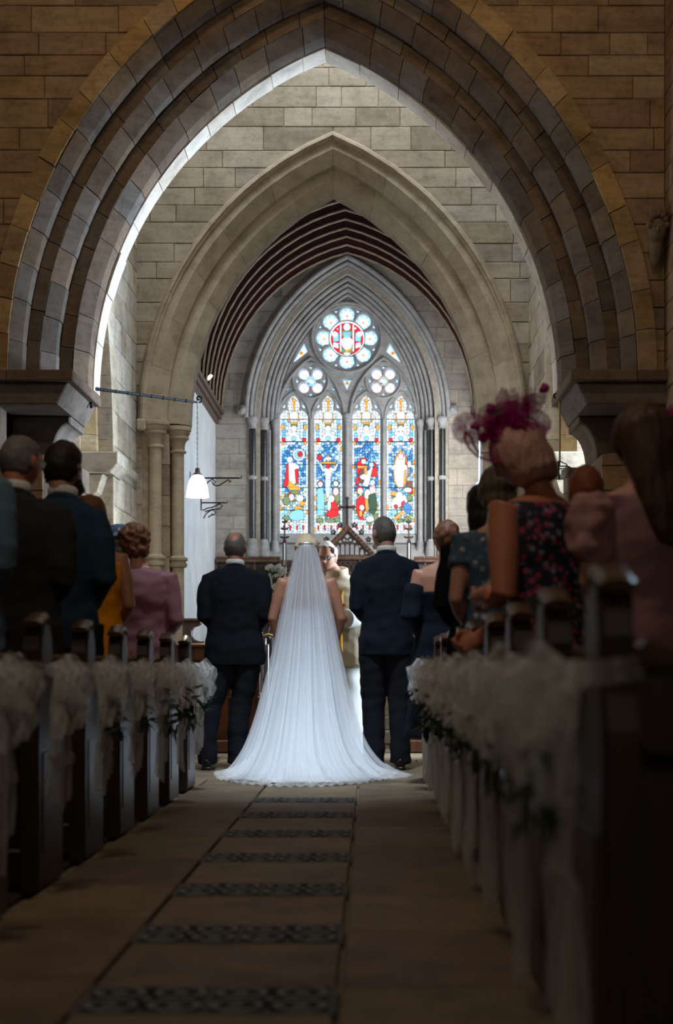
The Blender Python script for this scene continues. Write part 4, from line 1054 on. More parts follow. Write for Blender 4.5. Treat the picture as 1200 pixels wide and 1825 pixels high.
# panelled body
t = MB(); a = rp(500, 998); b = rp(737, 1090); t.box((a[0], RD, SF), (b[0], RD + 0.1, a[1])); t.build('back_panel', M['rere'], rer)
for (x0, x1) in ((512, 566), (572, 596), (600, 640), (644, 668), (673, 724)):
    aa = rp(x0, 1001); bb = rp(x1, 1017)
    cuts = []; k = max(2, round((x1 - x0) / 11)); w = (x1 - x0) / k
    hl = []
    for i in range(k):
        cx = x0 + w * (i + 0.5); r = w * 0.36
        hl.append(ppoly([(cx + r * math.cos(q), 1015 - 1.9 * r * abs(math.sin(q)) ** 0.8) for q in [j * math.pi / 8 for j in range(9)]] ))
        hl.append(ppoly([(cx + w * 0.5 * 0.98 + 1.5 * math.cos(q), 1005 + 1.5 * math.sin(q)) for q in [j * math.tau / 8 for j in range(8)]])) if i < k - 1 else None
    plate('carved_arcade', [ppoly([(x0, 1001), (x1, 1001), (x1, 1017), (x0, 1017)])] + hl, RD - 0.035, RD - 0.005, 0.004, M['rere_dark'], rer)
    for yy in (1019, 1031):
        t = MB(); a = rp(x0, yy); b = rp(x1, yy + 9); t.box((a[0], RD - 0.03, b[1]), (b[0], RD, a[1]), 0.008); t.build('panel_rail', M['rere'], rer)
for xx in (509, 569, 598, 642, 670.5, 727):
    t = MB(); a = rp(xx - 2, 998); b = rp(xx + 2, 1090); t.box((a[0], RD - 0.055, SF), (b[0], RD, a[1]), 0.006); t.build('panel_stile', M['rere'], rer)
# retable ornaments: small brass cross and scrolled gradine
t = MB()
for i in range(14):
    x = 605 + i * 10; X, Z = rp(x, 1052, 22.9)
    for q in range(4): t.sphere((X + 0.03 * math.cos(q * 1.57), 22.9, Z + 0.035 * math.sin(q * 1.57)), 0.022, 6, 5)
t.build('gradine_carving', M['rere_dark'], rer, True)
t = MB(); a = rp(500, 1060, 22.9); b = rp(737, 1080, 22.9); t.box((a[0], 22.85, SF + 0.9), (b[0], 23.34, a[1]), 0.01); t.build('gradine', M['rere'], rer)
# panelling along the east wall on both sides
PD = 23.9
for nm, x0, x1, lb in (('wall_panelling', 385, 500, 'dark oak wall panelling left of the reredos with a carved cornice'), ('wall_panelling', 738, 838, 'dark oak wall panelling right of the reredos with a carved cornice')):
    p = thing(nm, lb, 'panelling', (0, 0, 0))
    a = rp(x0, 1003, PD); b = rp(x1, 1003, PD)
    t = MB(); t.box((a[0], PD, SF), (b[0], PD + 0.06, a[1])); t.build('backing', M['rere_dark'], p)
    t = MB(); t.box((a[0], PD - 0.08, a[1]), (b[0], PD + 0.06, rp(0, 997, PD)[1]), 0.012); t.box((a[0], PD - 0.05, rp(0, 997, PD)[1] + 0.002), (b[0], PD + 0.06, rp(0, 992, PD)[1]), 0.012); t.build('cornice', M['rere'], p)
    n = 5; w = (x1 - x0) / n
    for i in range(n):
        q0, q1 = x0 + w * i + 1.5, x0 + w * (i + 1) - 1.5; cx = (q0 + q1) / 2; rr = (q1 - q0) * 0.2
        plate('carved_panel', [ppoly([(q0, 1006), (q1, 1006), (q1, 1026), (q0, 1026)], PD)] + [ppoly([(cx + s * rr * 1.1 + rr * math.cos(u), 1015 + rr * 1.3 * math.sin(u)) for u in [j * math.tau / 10 for j in range(10)]], PD) for s in (-1, 1)], PD - 0.03, PD - 0.004, 0.004, M['rere_dark'], p)
        t = MB(); A = rp(q0, 1030, PD); B = rp(q1, 1120, PD); t.box((A[0], PD - 0.02, SF + 0.02), (B[0], PD - 0.001, A[1]), 0.008); t.build('panel', M['rere'], p)
    for i in range(n + 1):
        t = MB(); A = rp(x0 + w * i, 1003, PD); t.box((A[0] - 0.015, PD - 0.05, SF), (A[0] + 0.015, PD, A[1]), 0.004); t.build('stile', M['rere'], p)

# ================================================================== choir stalls
def arch_panel(parent, x0, x1, z0, z1, y, mat, rec):
    hw = (x1 - x0) / 2
    plate('arched_panel', [[(x0, z0), (x1, z0), (x1, z1), (x0, z1)], arch_poly(hw * 0.72, hw * 0.95, z0 + 0.06, z1 - hw * 1.25, 8, (x0 + x1) / 2)], y - 0.025, y, 0.004, mat, parent)
for nm, x0, x1, yd, lb in (('choir_stall', -2.12, -0.95, 12.95, 'red-brown oak choir stall front behind the man left of the bride'), ('choir_stall', 0.30, 1.30, 12.95, 'red-brown oak choir stall front with arched panels behind the groom')):
    s = thing(nm, lb, 'choir stall', (0, yd, 0)); zt = 0.93 if x0 < 0 else 0.92
    t = MB(); t.box((x0, 0.0, 0.02), (x1, 0.05, zt - 0.03)); t.build('front_board', M['stall_light'], s)
    t = MB(); t.box((x0 - 0.03, -0.08, zt - 0.03), (x1 + 0.03, 0.36, zt + 0.005), 0.012); t.build('desk_top', M['stall'], s)
    t = MB(); t.box((x0 - 0.01, -0.06, 0.0), (x1 + 0.01, 0.08, 0.11), 0.012); t.build('plinth', M['stall'], s)
    n = 5; w = (x1 - x0) / n
    for i in range(n): arch_panel(s, x0 + w * i, x0 + w * (i + 1), 0.11, zt - 0.14, 0.0, M['stall'], 0)
    t = MB(); t.box((x0, -0.045, zt - 0.14), (x1, 0.0, zt - 0.03), 0.008); t.build('carved_rail', M['stall'], s)
    for i in range(n + 1):
        t = MB(); X = x0 + w * i; t.tube([(X, -0.035, 0.11), (X, -0.035, 0.5), (X, -0.035, zt - 0.14)], [0.020, 0.014, 0.020], n=10); t.lathe([(0.02, 0), (0.03, 0.012), (0.02, 0.024)], (X, -0.035, 0.46), 10); t.build('colonnette', M['stall'], s, True)
# turned gates/desk end beside the bride, and a scrolled stall end
s = thing('stall_end', 'dark scrolled choir stall arm silhouetted against the white chancel wall', 'stall end', (0, 13.4, 0))
def sp(x, y, d=13.4): return ((x - VPX) / F * d, EYE + (VPY - y) / F * d)
prof = [(326, 1148), (326, 1106), (358, 1106), (360, 1112), (354, 1116), (347, 1118), (343, 1124), (343, 1133), (348, 1140), (356, 1143), (366, 1143), (366, 1149)]
t = MB(); t.prism(ccw([sp(*p) for p in prof]), -0.03, 0.03, 0.006); t.build('scrolled_arm', M['rere_dark'], s)
t = MB(); a = sp(322, 1102); b = sp(364, 1108); t.box((a[0], -0.05, b[1]), (b[0], 0.05, a[1]), 0.01); t.build('arm_cap', M['rere_dark'], s)
t = MB(); a = sp(326, 1148); b = sp(366, 1148); t.box((a[0], -0.04, 0), (b[0], 0.04, a[1] + 0.004), 0.006); t.build('end_post', M['rere_dark'], s)
r = thing('brass_rail', 'slim brass rail with uprights behind the man left of the bride', 'rail', (0, 12.55, 0))
for k, xx in enumerate((466, 472.5, 477)):
    X = (xx - VPX) / F * 12.55; t = MB(); t.tube([(X, 0, 0.0), (X, 0, 0.55), (X, 0, 1.02 - 0.05 * k)], 0.012, n=8); t.lathe([(0.012, 0), (0.022, 0.01), (0.012, 0.02)], (X, 0, 0.5), 8); t.lathe([(0.026, 0), (0.026, 0.015), (0.012, 0.03)], (X, 0, 0), 10); t.build('upright', M['steel'], r, True)
t = MB(); X0 = (463 - VPX) / F * 12.55; X1 = (494 - VPX) / F * 12.55; t.tube([(X0, 0, 0.98), ((X0 + X1) / 2, 0, 1.0), (X1, 0, 0.98)], 0.013, (0, 0, 1), 8); t.build('handrail', M['brass'], r, True)
bx = thing('service_book', 'pale open book held on the right choir desk by the groom', 'book', (0.53, 13.08, 0.945), 0.2)
for sgn in (-1, 1):
    t = MB(); v = [(0, -0.09, 0.0), (sgn * 0.13, -0.09, 0.015), (sgn * 0.13, 0.09, 0.10), (0, 0.09, 0.085)]; t.add(v + [(p[0], p[1] + 0.01, p[2] - 0.012) for p in v], [(0,1,2,3),(7,6,5,4),(0,4,5,1),(1,5,6,2),(2,6,7,3),(3,7,4,0)]); t.build('page', M['shirt'], bx)

# ================================================================== lamps and brackets
def scroll(c, r0, turns, sg=1, n=22, ax='x', a0=0.0):
    P = []
    for i in range(n + 1):
        t = i / n; a = a0 + sg * turns * math.tau * t; r = r0 * (1 - 0.8 * t); P.append((c[0] + r * math.cos(a), c[1], c[2] + r * math.sin(a)))
    return P
lamp = thing('pendant_lamp', 'lit white bell-shaped lamp hanging on a chain from the long iron rod', 'lamp', (0, 0, 0))
A = px(163, 692, 12.2); B = px(352, 717, 12.86)
t = MB(); t.tube([A, B], [0.014, 0.010], (0, 0, 1), 8)
for k in range(1, 9): p = A.lerp(B, k / 9); t.sphere(p, 0.016, 8, 5)
t.tube(scroll((B.x + 0.012, B.y, B.z + 0.03), 0.032, 1.1, 1, a0=-1.57), 0.008, (0, 1, 0), 8); t.build('bracket_rod', M['iron'], lamp, True)
t = MB(); t.box((A.x - 0.012, A.y - 0.015, A.z - 0.16), (A.x + 0.012, A.y + 0.015, A.z + 0.14), 0.004); t.sphere((A.x + 0.01, A.y, A.z - 0.08), 0.02, 8, 6); t.build('wall_plate', M['iron'], lamp)
zt = px(0, 720, 12.86).z; zl = px(0, 840, 12.86).z; n = 26; t = MB()
for k in range(n):
    z0 = zt - (zt - zl) * k / n; h = (zt - zl) / n * 0.62
    rx = 0.007 if k % 2 else 0.002
    P = [(B.x + (0.0055 * math.cos(a) if k % 2 else 0), B.y + (0 if k % 2 else 0.0055 * math.cos(a)), z0 - h / 2 + h * 0.85 * math.sin(a)) for a in [j * math.tau / 8 for j in range(9)]]
    t.tube(P, 0.0022, (0.3, 0.7, 0.2), 5, False)
t.build('chain', M['iron'], lamp)
t = MB(); t.lathe([(0.012, 0.06), (0.02, 0.05), (0.022, 0.02), (0.045, 0.0)], (B.x, B.y, zl - 0.03), 16); t.build('lamp_cap', M['rere_dark'], lamp, True)
t = MB(); zs = zl - 0.03
t.lathe([(0.03, 0.0), (0.055, -0.018), (0.076, -0.06), (0.088, -0.11), (0.095, -0.165), (0.099, -0.19), (0.093, -0.19), (0.086, -0.15), (0.07, -0.06), (0.03, -0.01)], (B.x, B.y, zs), 28, False); t.build('lamp_shade', M['lampshade'], lamp, True)
l = bpy.data.lights.new('lamp_light', 'POINT'); l.energy = 5; l.color = (1.0, 0.85, 0.65); l.shadow_soft_size = 0.04
lo = bpy.data.objects.new('lamp_light', l); COL.objects.link(lo); lo.location = (B.x, B.y, zs - 0.22); lo.parent = lamp
# unlit glass lamp on the right
lamp2 = thing('pendant_lamp', 'unlit clear glass bowl lamp hanging by the right side of the near arch', 'lamp', (0, 0, 0))
D2 = 12.25; A2_ = px(1003, 690, D2); Bt = px(998, 700, D2 - 0.1); Bz = px(998, 822, D2 - 0.1)
t = MB(); t.box((A2_.x - 0.01, A2_.y - 0.12, A2_.z - 0.08), (A2_.x + 0.02, A2_.y + 0.02, A2_.z + 0.05), 0.004); t.tube([(A2_.x, A2_.y, A2_.z), (Bt.x, Bt.y, Bt.z)], 0.012, n=8); t.tube(scroll((Bt.x - 0.03, Bt.y, Bt.z - 0.02), 0.03, 1.0, -1), 0.007, (0, 1, 0), 6); t.build('wall_bracket', M['iron'], lamp2)
t = MB(); t.tube([Bt, Bz], 0.008, n=8); t.build('hanging_rod', M['brass'], lamp2, True)
t = MB()
for k in range(3):
    a = k * math.tau / 3 + 0.4; t.tube([Bz, (Bz.x + 0.06 * math.cos(a), Bz.y + 0.06 * math.sin(a), Bz.z - 0.02), (Bz.x + 0.082 * math.cos(a), Bz.y + 0.082 * math.sin(a), Bz.z - 0.05)], 0.005, n=6)
t.lathe([(0.084, -0.045), (0.09, -0.05), (0.084, -0.055)], Bz, 20, False); t.tube([(Bz.x - 0.02, Bz.y - 0.09, Bz.z - 0.01), (Bz.x - 0.02, Bz.y - 0.095, Bz.z - 0.1), (Bz.x - 0.01, Bz.y - 0.05, Bz.z - 0.15)], 0.007, n=6); t.build('lamp_frame', M['iron'], lamp2, True)
gm2, gnt2, gb2 = mat_new('clear_lamp_glass'); gb2.inputs['Transmission Weight'].default_value = 0.85; gb2.inputs['Roughness'].default_value = 0.08; gb2.inputs['IOR'].default_value = 1.2; gb2.inputs['Base Color'].default_value = (0.85, 0.9, 0.9, 1)
M['clear'] = gm2
t = MB(); t.lathe([(0.082, -0.05), (0.080, -0.09), (0.062, -0.13), (0.03, -0.148), (0.004, -0.15)], Bz, 24, False); t.build('glass_bowl', M['clear'], lamp2, True)
# pale pendant glimpsed to the left of the fascinator
lamp3 = thing('pendant_lamp', 'small unlit pale pendant glimpsed just left of the magenta fascinator', 'lamp', (0, 0, 0))
D3 = 20.0; p0 = px(856, 487, D3); p1 = px(854, 862, D3)
t = MB(); t.tube([p0, p1], 0.012, n=8); t.build('hanging_rod', M['limewash'], lamp3, True)
t = MB(); t.lathe([(0.012, 0.03), (0.03, 0.02), (0.06, -0.02), (0.065, -0.05), (0.0, -0.06)], p1, 16); t.build('lamp_shade', M['limewash'], lamp3, True)
def bracket(x0, x1, y, d0, lb, kind):
    b = thing('wall_bracket', lb, 'bracket', (0, 0, 0))
    P0 = px(x0, y, d0); W_ = (x1 - x0) / F * d0; u = d0 / F
    t = MB(); t.box((P0.x, P0.y - 0.012, P0.z - 0.010), (P0.x + W_, P0.y + 0.012, P0.z + 0.010), 0.003)
    t.tube([(P0.x + W_, P0.y, P0.z), (P0.x + W_ + 0.02, P0.y, P0.z - 0.01), (P0.x + W_ + 0.028, P0.y, P0.z + 0.03)], 0.008, (0, 1, 0), 6); t.build('arm', M['iron'], b)
    t = MB(); t.box((P0.x - 0.02, P0.y - 0.03, P0.z - 0.11), (P0.x + 0.005, P0.y + 0.03, P0.z + 0.09), 0.004); t.build('wall_plate', M['iron'], b)
    curves = ([[(26, 14), (33, 6), (40, 2), (45, 7), (41, 11), (39, 6)], [(41, 11), (46, 14), (52, 13), (60, 8), (68, 3), (73, 6), (69, 8)], [(2, 14), (5, 5), (10, 3)]] if kind == 0 else
              [[(2, 14), (10, 10), (20, 8), (32, 2), (38, 5), (33, 11), (20, 12), (6, 16)], [(4, 28), (8, 20), (16, 14), (22, 13), (26, 18), (22, 22), (18, 20)], [(12, 26), (18, 22), (24, 21)]])
    for c in curves:
        t = MB(); t.tube([(P0.x + a * u, P0.y, P0.z - q * u) for a, q in c], 0.009, (0, 1, 0), 7); t.build('scroll', M['iron'], b, True)
bracket(339, 427, 852, 20.6, 'long wrought iron scroll bracket on the chancel wall behind the lit lamp', 0)
bracket(359, 402, 896, 21.9, 'shorter wrought iron scroll bracket lower on the chancel wall', 1)
sp_ = thing('spotlight', 'small spotlight clipped to the wall plate of the chancel roof', 'spotlight', (0, 0, 0))
P = px(366, 668, 21.6); t = MB(); t.tube([P + Vector((-0.08, 0, 0.03)), P + Vector((0.02, 0, 0.0))], 0.012, (0, 0, 1), 8); t.tube([P + Vector((-0.02, 0, 0.05)), P + Vector((0.05, 0, -0.02))], [0.03, 0.045], (0, 1, 0), 12); t.build('lamp_body', M['iron'], sp_, True)
t = MB(); t.tube([P + Vector((0.05, -0.0, -0.02)), P + Vector((0.075, 0, -0.045))], [0.042, 0.05], (0, 1, 0), 12); t.build('lens', glow('spot_lens', (1.0, 0.62, 0.42), 1.6), sp_, True)

# ================================================================== flowers on iron pedestals
def pedestal(x, y_c, d, lb, lb2, seed):
    rn = random.Random(seed); C = px(x, y_c, d); z0 = CF
    st = thing('flower_stand', lb2, 'flower stand', (C.x, d, z0)); h = C.z - z0 - 0.22
    t = MB(); t.tube([(0, 0, 0.25), (0, 0, h)], 0.014, n=8)
    for zz in (0.35, 0.6, 0.85, h - 0.1): t.sphere((0, 0, zz), 0.028, 8, 6)
    t.build('stem', M['steel'], st, True)
    for k in range(3):
        a = k * math.tau / 3 + 0.5; ca, sa = math.cos(a), math.sin(a); t = MB()
        t.tube([(0, 0, 0.3), (0.06*ca, 0.06*sa, 0.34), (0.10*ca, 0.10*sa, 0.2), (0.14*ca, 0.14*sa, 0.02), (0.17*ca, 0.17*sa, 0.01)], 0.009, n=7); t.build('foot', M['steel'], st, True)
        t = MB(); t.tube([(0, 0, h - 0.16), (0.05*ca, 0.05*sa, h - 0.2), (0.09*ca, 0.09*sa, h - 0.13), (0.06*ca, 0.06*sa, h - 0.06), (0.03*ca, 0.03*sa, h - 0.10)], 0.008, n=7); t.tube([(0, 0, 0.75), (0.05*ca, 0.05*sa, 0.7), (0.07*ca, 0.07*sa, 0.62), (0.04*ca, 0.04*sa, 0.57), (0.01*ca, 0.01*sa, 0.6)], 0.008, n=7); t.build('scroll', M['steel'], st, True)
    t = MB(); t.lathe([(0.015, h - 0.02), (0.05, h), (0.05, h + 0.012), (0.0, h + 0.012)], (0, 0, 0), 14, False); t.build('dish', M['steel'], st, True)
    fl = thing('flower_arrangement', lb, 'flowers', (C.x, d, z0 + h + 0.012))
    t = MB(); t.lathe([(0.035, 0), (0.022, 0.03), (0.03, 0.06), (0.062, 0.14), (0.066, 0.15), (0.05, 0.14), (0.0, 0.12)], (0, 0, 0), 16); t.build('vase', M['petal'], fl, True)
    for k in range(64):
        a = rn.uniform(0, math.tau); e = rn.uniform(-0.3, 1.0); R = rn.uniform(0.04, 0.13)
        c = Vector((R * math.cos(a) * 0.95, R * math.sin(a) * 0.8, 0.27 + 0.17 * e + rn.uniform(-0.03, 0.03))); s = rn.uniform(0.026, 0.042); t = MB()
        for q in range(6):
            b = q * math.tau / 6; t.sphere(c + Vector((s * 0.7 * math.cos(b), s * 0.5 * math.sin(b) - 0.01, s * 0.5 * math.sin(b * 1.0 + 1))), (s * 0.62, s * 0.5, s * 0.62), 7, 5)
        t.sphere(c + Vector((0, -s * 0.4, 0)), s * 0.5, 7, 5); t.build('bloom', M['petal'], fl, True)
    for k in range(70):
        a = rn.uniform(0, math.tau); el_ = rn.uniform(-0.5, 1.2); L = rn.uniform(0.07, 0.17) * (1.5 if k % 9 == 0 else 1); b = Vector((0.07 * math.cos(a), 0.06 * math.sin(a), 0.22 + rn.uniform(0, 0.16)))
        dv = Vector((math.cos(a) * math.cos(el_), math.sin(a) * math.cos(el_), math.sin(el_) + 0.2)).normalized(); sd = dv.cross(Vector((0, 1, 0.3))).normalized() * rn.uniform(0.012, 0.022); t = MB()
        tip = b + dv * L; m1 = b + dv * L * 0.5
        t.add([b, m1 + sd, tip, m1 - sd, m1 + Vector((0, 0, 0.006))], [(0, 1, 4), (1, 2, 4), (2, 3, 4), (3, 0, 4)]); t.build('leaf', M['leaf'] if k % 3 else M['leaf2'], fl)
pedestal(487, 1048, 18.0, 'white flower arrangement between the left man and the bride', 'iron flower stand between the left man and the bride', 3)
pedestal(754, 1050, 18.0, 'white flower arrangement just right of the groom', 'scrolled iron flower stand just right of the groom', 4)
# ================================================================== figures
def remeshed(name, mb, voxel=0.011, smooth=3, amp=0.0, nsc=9.0, fold=0.0, seed=0.0, strand=0.0):
    me = new_mesh('tmp', mb.v, mb.f); o = bpy.data.objects.new('tmp', me); COL.objects.link(o)
    r = o.modifiers.new('r', 'REMESH'); r.mode = 'VOXEL'; r.voxel_size = voxel; r.use_smooth_shade = True
    if smooth:
        s = o.modifiers.new('s', 'SMOOTH'); s.factor = 0.5; s.iterations = smooth
    dg = bpy.context.evaluated_depsgraph_get(); out = bpy.data.meshes.new_from_object(o.evaluated_get(dg)); out.name = name
    bpy.data.objects.remove(o); bpy.data.meshes.remove(me)
    if amp or fold or strand:
        out.update(); nor = [v.normal.copy() for v in out.vertices]
        for v, n in zip(out.vertices, nor):
            p = v.co; k = 0
            if amp: k += amp * noise.noise(Vector((p.x * nsc + seed, p.y * nsc, p.z * nsc)))
            if fold: k += fold * noise.noise(Vector((p.x * 9 + p.z * 8 + seed, p.y * 7, p.z * 17 - p.x * 6)))
            if strand: k += strand * noise.noise(Vector((p.x * 55 + seed, p.y * 55, p.z * 7)))
            v.co = p + n * k
    out.polygons.foreach_set('use_smooth', [True] * len(out.polygons)); out.update()
    return out

def head_mb(face=1.0):
    mb = MB(); s = MB(); s.sphere((0, 0, 0), 1.0, 40, 30)
    g = lambda x, z, a, b, sx, sz: math.exp(-(((x - a) / sx) ** 2 + ((z - b) / sz) ** 2))
    for p in s.v:
        x, y, z = p; X, Y, Z = 0.074 * x, 0.094 * y, 0.118 * z
        if y < 0: Y *= 1.08
        if z < 0:
            f = -z; X *= 1 - 0.20 * f * f
            if y < 0: Y *= 1 - 0.45 * f
            else: Y *= 1 + 0.02 * f
        if y > 0.25:
            w = min(1, (y - 0.25) / 0.35) * face
            Y += w * (0.026 * g(x, z, 0, -0.13, 0.15, 0.17) + 0.012 * g(x, z, 0, 0.05, 0.10, 0.22) - 0.011 * (g(x, z, 0.37, 0.07, 0.17, 0.11) + g(x, z, -0.37, 0.07, 0.17, 0.11)) + 0.005 * g(x, z, 0, 0.27, 0.6, 0.10)
                      + 0.006 * g(x, z, 0, -0.46, 0.22, 0.07) + 0.005 * g(x, z, 0, -0.58, 0.2, 0.05) - 0.004 * g(x, z, 0, -0.52, 0.25, 0.025) + 0.010 * g(x, z, 0, -0.80, 0.25, 0.12) + 0.004 * (g(x, z, 0.5, -0.2, 0.2, 0.2) + g(x, z, -0.5, -0.2, 0.2, 0.2)))
        p.x, p.y, p.z = X, Y, Z
    mb.add(s.v, s.f)
    for e in (-1, 1):
        q = MB(); q.sphere((0, 0, 0), (0.009, 0.021, 0.032), 10, 8); q.sphere((e * 0.006, -0.006, 0.004), (0.007, 0.020, 0.030), 10, 8)
        for p in q.v: p.x += e * 0.076; p.y -= 0.004; p.z -= 0.006
        mb.add(q.v, q.f)
    return mb

def hand_mb(wrist, dirv, side, curl=0.5, sc=1.0, thumb=1):
    """palm, four unequal bent fingers and a thumb; side: vector across the palm towards the thumb"""
    mb = MB(); w = Vector(wrist); d = Vector(dirv).normalized(); s = Vector(side); s = (s - d * s.dot(d)).normalized(); n = d.cross(s) * thumb
    mb.tube([w - d * 0.02, w + d * 0.02 * sc, w + d * 0.06 * sc, w + d * 0.088 * sc], [(0.026 * sc, 0.018 * sc), (0.034 * sc, 0.017 * sc), (0.041 * sc, 0.016 * sc), (0.038 * sc, 0.013 * sc)], s, 12)
    for k, L in enumerate((0.072, 0.080, 0.074, 0.058)):
        b = w + d * 0.082 * sc + s * (0.030 - 0.020 * k) * sc; P = [b - d * 0.02 * sc, b]; a = 0.0; dv = d
        for j, fr in enumerate((0.45, 0.32, 0.23)):
            a += curl * (0.9 + 0.12 * k); dv = d * math.cos(a) - n * math.sin(a); P.append(P[-1] + dv * L * fr * sc)
        mb.tube(P, [0.0098 * sc, 0.0098 * sc, 0.0092 * sc, 0.0086 * sc, 0.0068 * sc], s, 9)
    b = w + d * 0.018 * sc + s * 0.028 * sc; a = 0.7
    mb.tube([b - s * 0.012 * sc, b + (d * 0.7 + s * 0.7) * 0.026 * sc, b + (d * 0.85 + s * 0.45 - n * 0.3 * curl).normalized() * 0.055 * sc, b + (d * 0.92 + s * 0.2 - n * 0.6 * curl).normalized() * 0.078 * sc], [0.013 * sc, 0.0125 * sc, 0.0105 * sc, 0.008 * sc], n, 9)
    return mb

POSES = {
 'clasp': [((-0.212, -0.05, 1.13), (-0.09, 0.18, 1.00)), ((0.212, -0.05, 1.13), (0.09, 0.18, 1.00))],
 'side':  [((-0.255, -0.03, 1.13), (-0.245, 0.05, 0.88)), ((0.255, -0.03, 1.13), (0.245, 0.05, 0.88))],
 'pocket': [((-0.285, -0.06, 1.13), (-0.20, 0.08, 0.90)), ((0.285, -0.06, 1.13), (0.20, 0.08, 0.90))],
 'book':  [((-0.22, -0.01, 1.12), (-0.08, 0.26, 1.12)), ((0.22, -0.01, 1.12), (0.08, 0.26, 1.12))],
}
class Person:
    def __init__(s, name, label, x, d, H, rz=0.0, male=True, pose='clasp', w=1.0, lean=(0, 0), turn=0.0, nod=0.0, tilt=0.0, feet=((-0.11, 0.0), (0.11, 0.0)), skin='skin', face=1.0, voxel=0.011, z0=0.0, headoff=(0, 0, 0), curl=0.5, armk=1.0):
        s.root = thing(name, label, 'person', ((x - VPX) / F * d, d, z0), rz)
        s.k = H / 1.75; s.w = w; s.male = male; s.lean = lean; s.skin = M[skin]; s.vox = voxel
        s.arms = POSES[pose] if isinstance(pose, str) else pose
        s.sh = 0.168 * w if male else 0.152 * w
        s.feet = feet if male else ((-0.075, 0.0), (0.075, 0.0)); s.H = H
        s.hrot = Matrix.Rotation(turn, 3, 'Z') @ Matrix.Rotation(-nod, 3, 'X') @ Matrix.Rotation(tilt, 3, 'Y')
        s.hc = Vector((0, 0.025, 1.632)) + Vector(headoff)
        s.curl = curl; s.face = face; s.armk = armk
        s.body()
    def post(s, mb):
        lx, ly = s.lean
        for p in mb.v:
            t = max(0.0, p.z - 0.92)
            p.x += lx * t; p.y += ly * t * 1.0 + 0.0
            p *= s.k
        return mb
    def hmap(s, mb):
        for p in mb.v:
            q = s.hrot @ p; p.x, p.y, p.z = q + s.hc
        return mb
    def put(s, name, mb, mat, voxel=None, smooth=3, amp=0.0, fold=0.0, nsc=9.0, parent=None, rm=True, strand=0.0):
        s.post(mb)
        if rm: me = remeshed(name, mb, voxel or s.vox, smooth, amp, nsc, fold, s.root.location.x * 10, strand)
        else: me = new_mesh(name, mb.v, mb.f, True)
        return link(name, me, mat, parent or s.root)
    def arm_pts(s, e):
        sh = Vector(((-1 if e == 0 else 1) * s.sh, 0.0, 1.405)); el, wr = s.arms[e]
        el = Vector(el); el.x *= (0.55 + 0.45 * s.w)
        return sh, el, Vector(wr)
    def body(s):
        mb = MB(); w = s.w; f = 0.9 if s.male else 0.84
        mb.tube([(0, 0, z) for z in (0.84, 0.92, 1.06, 1.18, 1.28, 1.38, 1.44, 1.48)], [(0.15*w, 0.105), (0.165*w, 0.115), (0.135*w, 0.10), (0.145*w, 0.105), (0.165*w, 0.112), (0.17*w, 0.098), (0.13*w, 0.075), (0.06, 0.06)], n=22)
        hb = s.hc + s.hrot @ Vector((0, -0.03, -0.05))
        mb.tube([(0, -0.012, 1.40), (0, -0.006, 1.47), hb.lerp(Vector((0, 0, 1.47)), 0.4), hb], [(0.075, 0.07), (0.058, 0.060), (0.056 * f + 0.004, 0.058), (0.054, 0.056)], n=16)
        mb.add(*(lambda q: (q.v, q.f))(s.hmap(head_mb(s.face))))
        for e in (0, 1):
            sh, el, wr = s.arm_pts(e); sg = -1 if e == 0 else 1; a = 1.0 if s.male else 0.86
            a *= ((0.8 + 0.2 * w) if w < 1.15 else 1.12) * s.armk
            sh = sh + Vector((0, 0, -0.02 if s.male else -0.004)); mb.tube([sh + Vector((-sg * 0.07, 0, -0.015)), sh, sh.lerp(el, 0.45), el, el.lerp(wr, 0.35), wr], [0.046, 0.052 * a, 0.050 * a, 0.040 * a, 0.042 * a, 0.026 * a], (0.2, 1, 0), 14)
            dv = (wr - el).normalized(); dv = (dv + Vector((-sg * 0.25, 0.0, -0.15))).normalized()
            h = hand_mb(wr, dv, Vector((0, 0.25, 1)), s.curl, 1.0, sg); mb.add(h.v, h.f)
            fx, fy = s.feet[e]
            mb.tube([(sg * 0.085, 0, 0.90), (sg * 0.088, 0.005, 0.72), (sg*0.03 + fx * 0.72, fy * 0.6 + 0.012, 0.48), (fx, fy - 0.01, 0.32), (fx, fy - 0.015, 0.10)], [0.088, 0.078, 0.056, 0.054, 0.037], n=14)
            mb.tube([(fx, fy - 0.06, 0.045), (fx, fy + 0.02, 0.055), (fx, fy + 0.12, 0.035), (fx, fy + 0.19, 0.028)], [(0.034, 0.040), (0.038, 0.05), (0.043, 0.030), (0.030, 0.022)], (1, 0, 0), 12)
        s.post(mb)
        s.b = link('body', remeshed('body', mb, s.vox, 2), s.skin, s.root)
    # ---- clothes
    def suit(s, jm, tm, hem=0.80, shirt=True, open_w=1.0):
        w = s.w; mb = MB()
        mb.tube([(0, y, z) for z, y in ((hem, 0.0), (0.90, -0.004), (1.02, -0.004), (1.14, -0.004), (1.26, -0.006), (1.36, -0.006), (1.425, -0.008), (1.465, -0.010), (1.495, -0.012))],
                [(0.205*w, 0.135), (0.200*w, 0.138), (0.180*w, 0.125), (0.186*w, 0.125), (0.192*w, 0.130), (0.186*w, 0.118), (0.158*w, 0.100), (0.112, 0.084), (0.072, 0.068)], n=26, sup=2.15)
        for e in (0, 1):
            sh, el, wr = s.arm_pts(e); sg = -1 if e == 0 else 1
            mb.tube([sh + Vector((-sg * 0.09, 0, 0.030)), sh + Vector((sg * 0.008, 0, -0.014)), sh.lerp(el, 0.35) + Vector((sg * 0.012, 0, 0)), sh.lerp(el, 0.75), el, el.lerp(wr, 0.4), el.lerp(wr, 0.92)], [0.052, 0.064, 0.066, 0.061, 0.057, 0.052, 0.044], (0.2, 1, 0), 16)
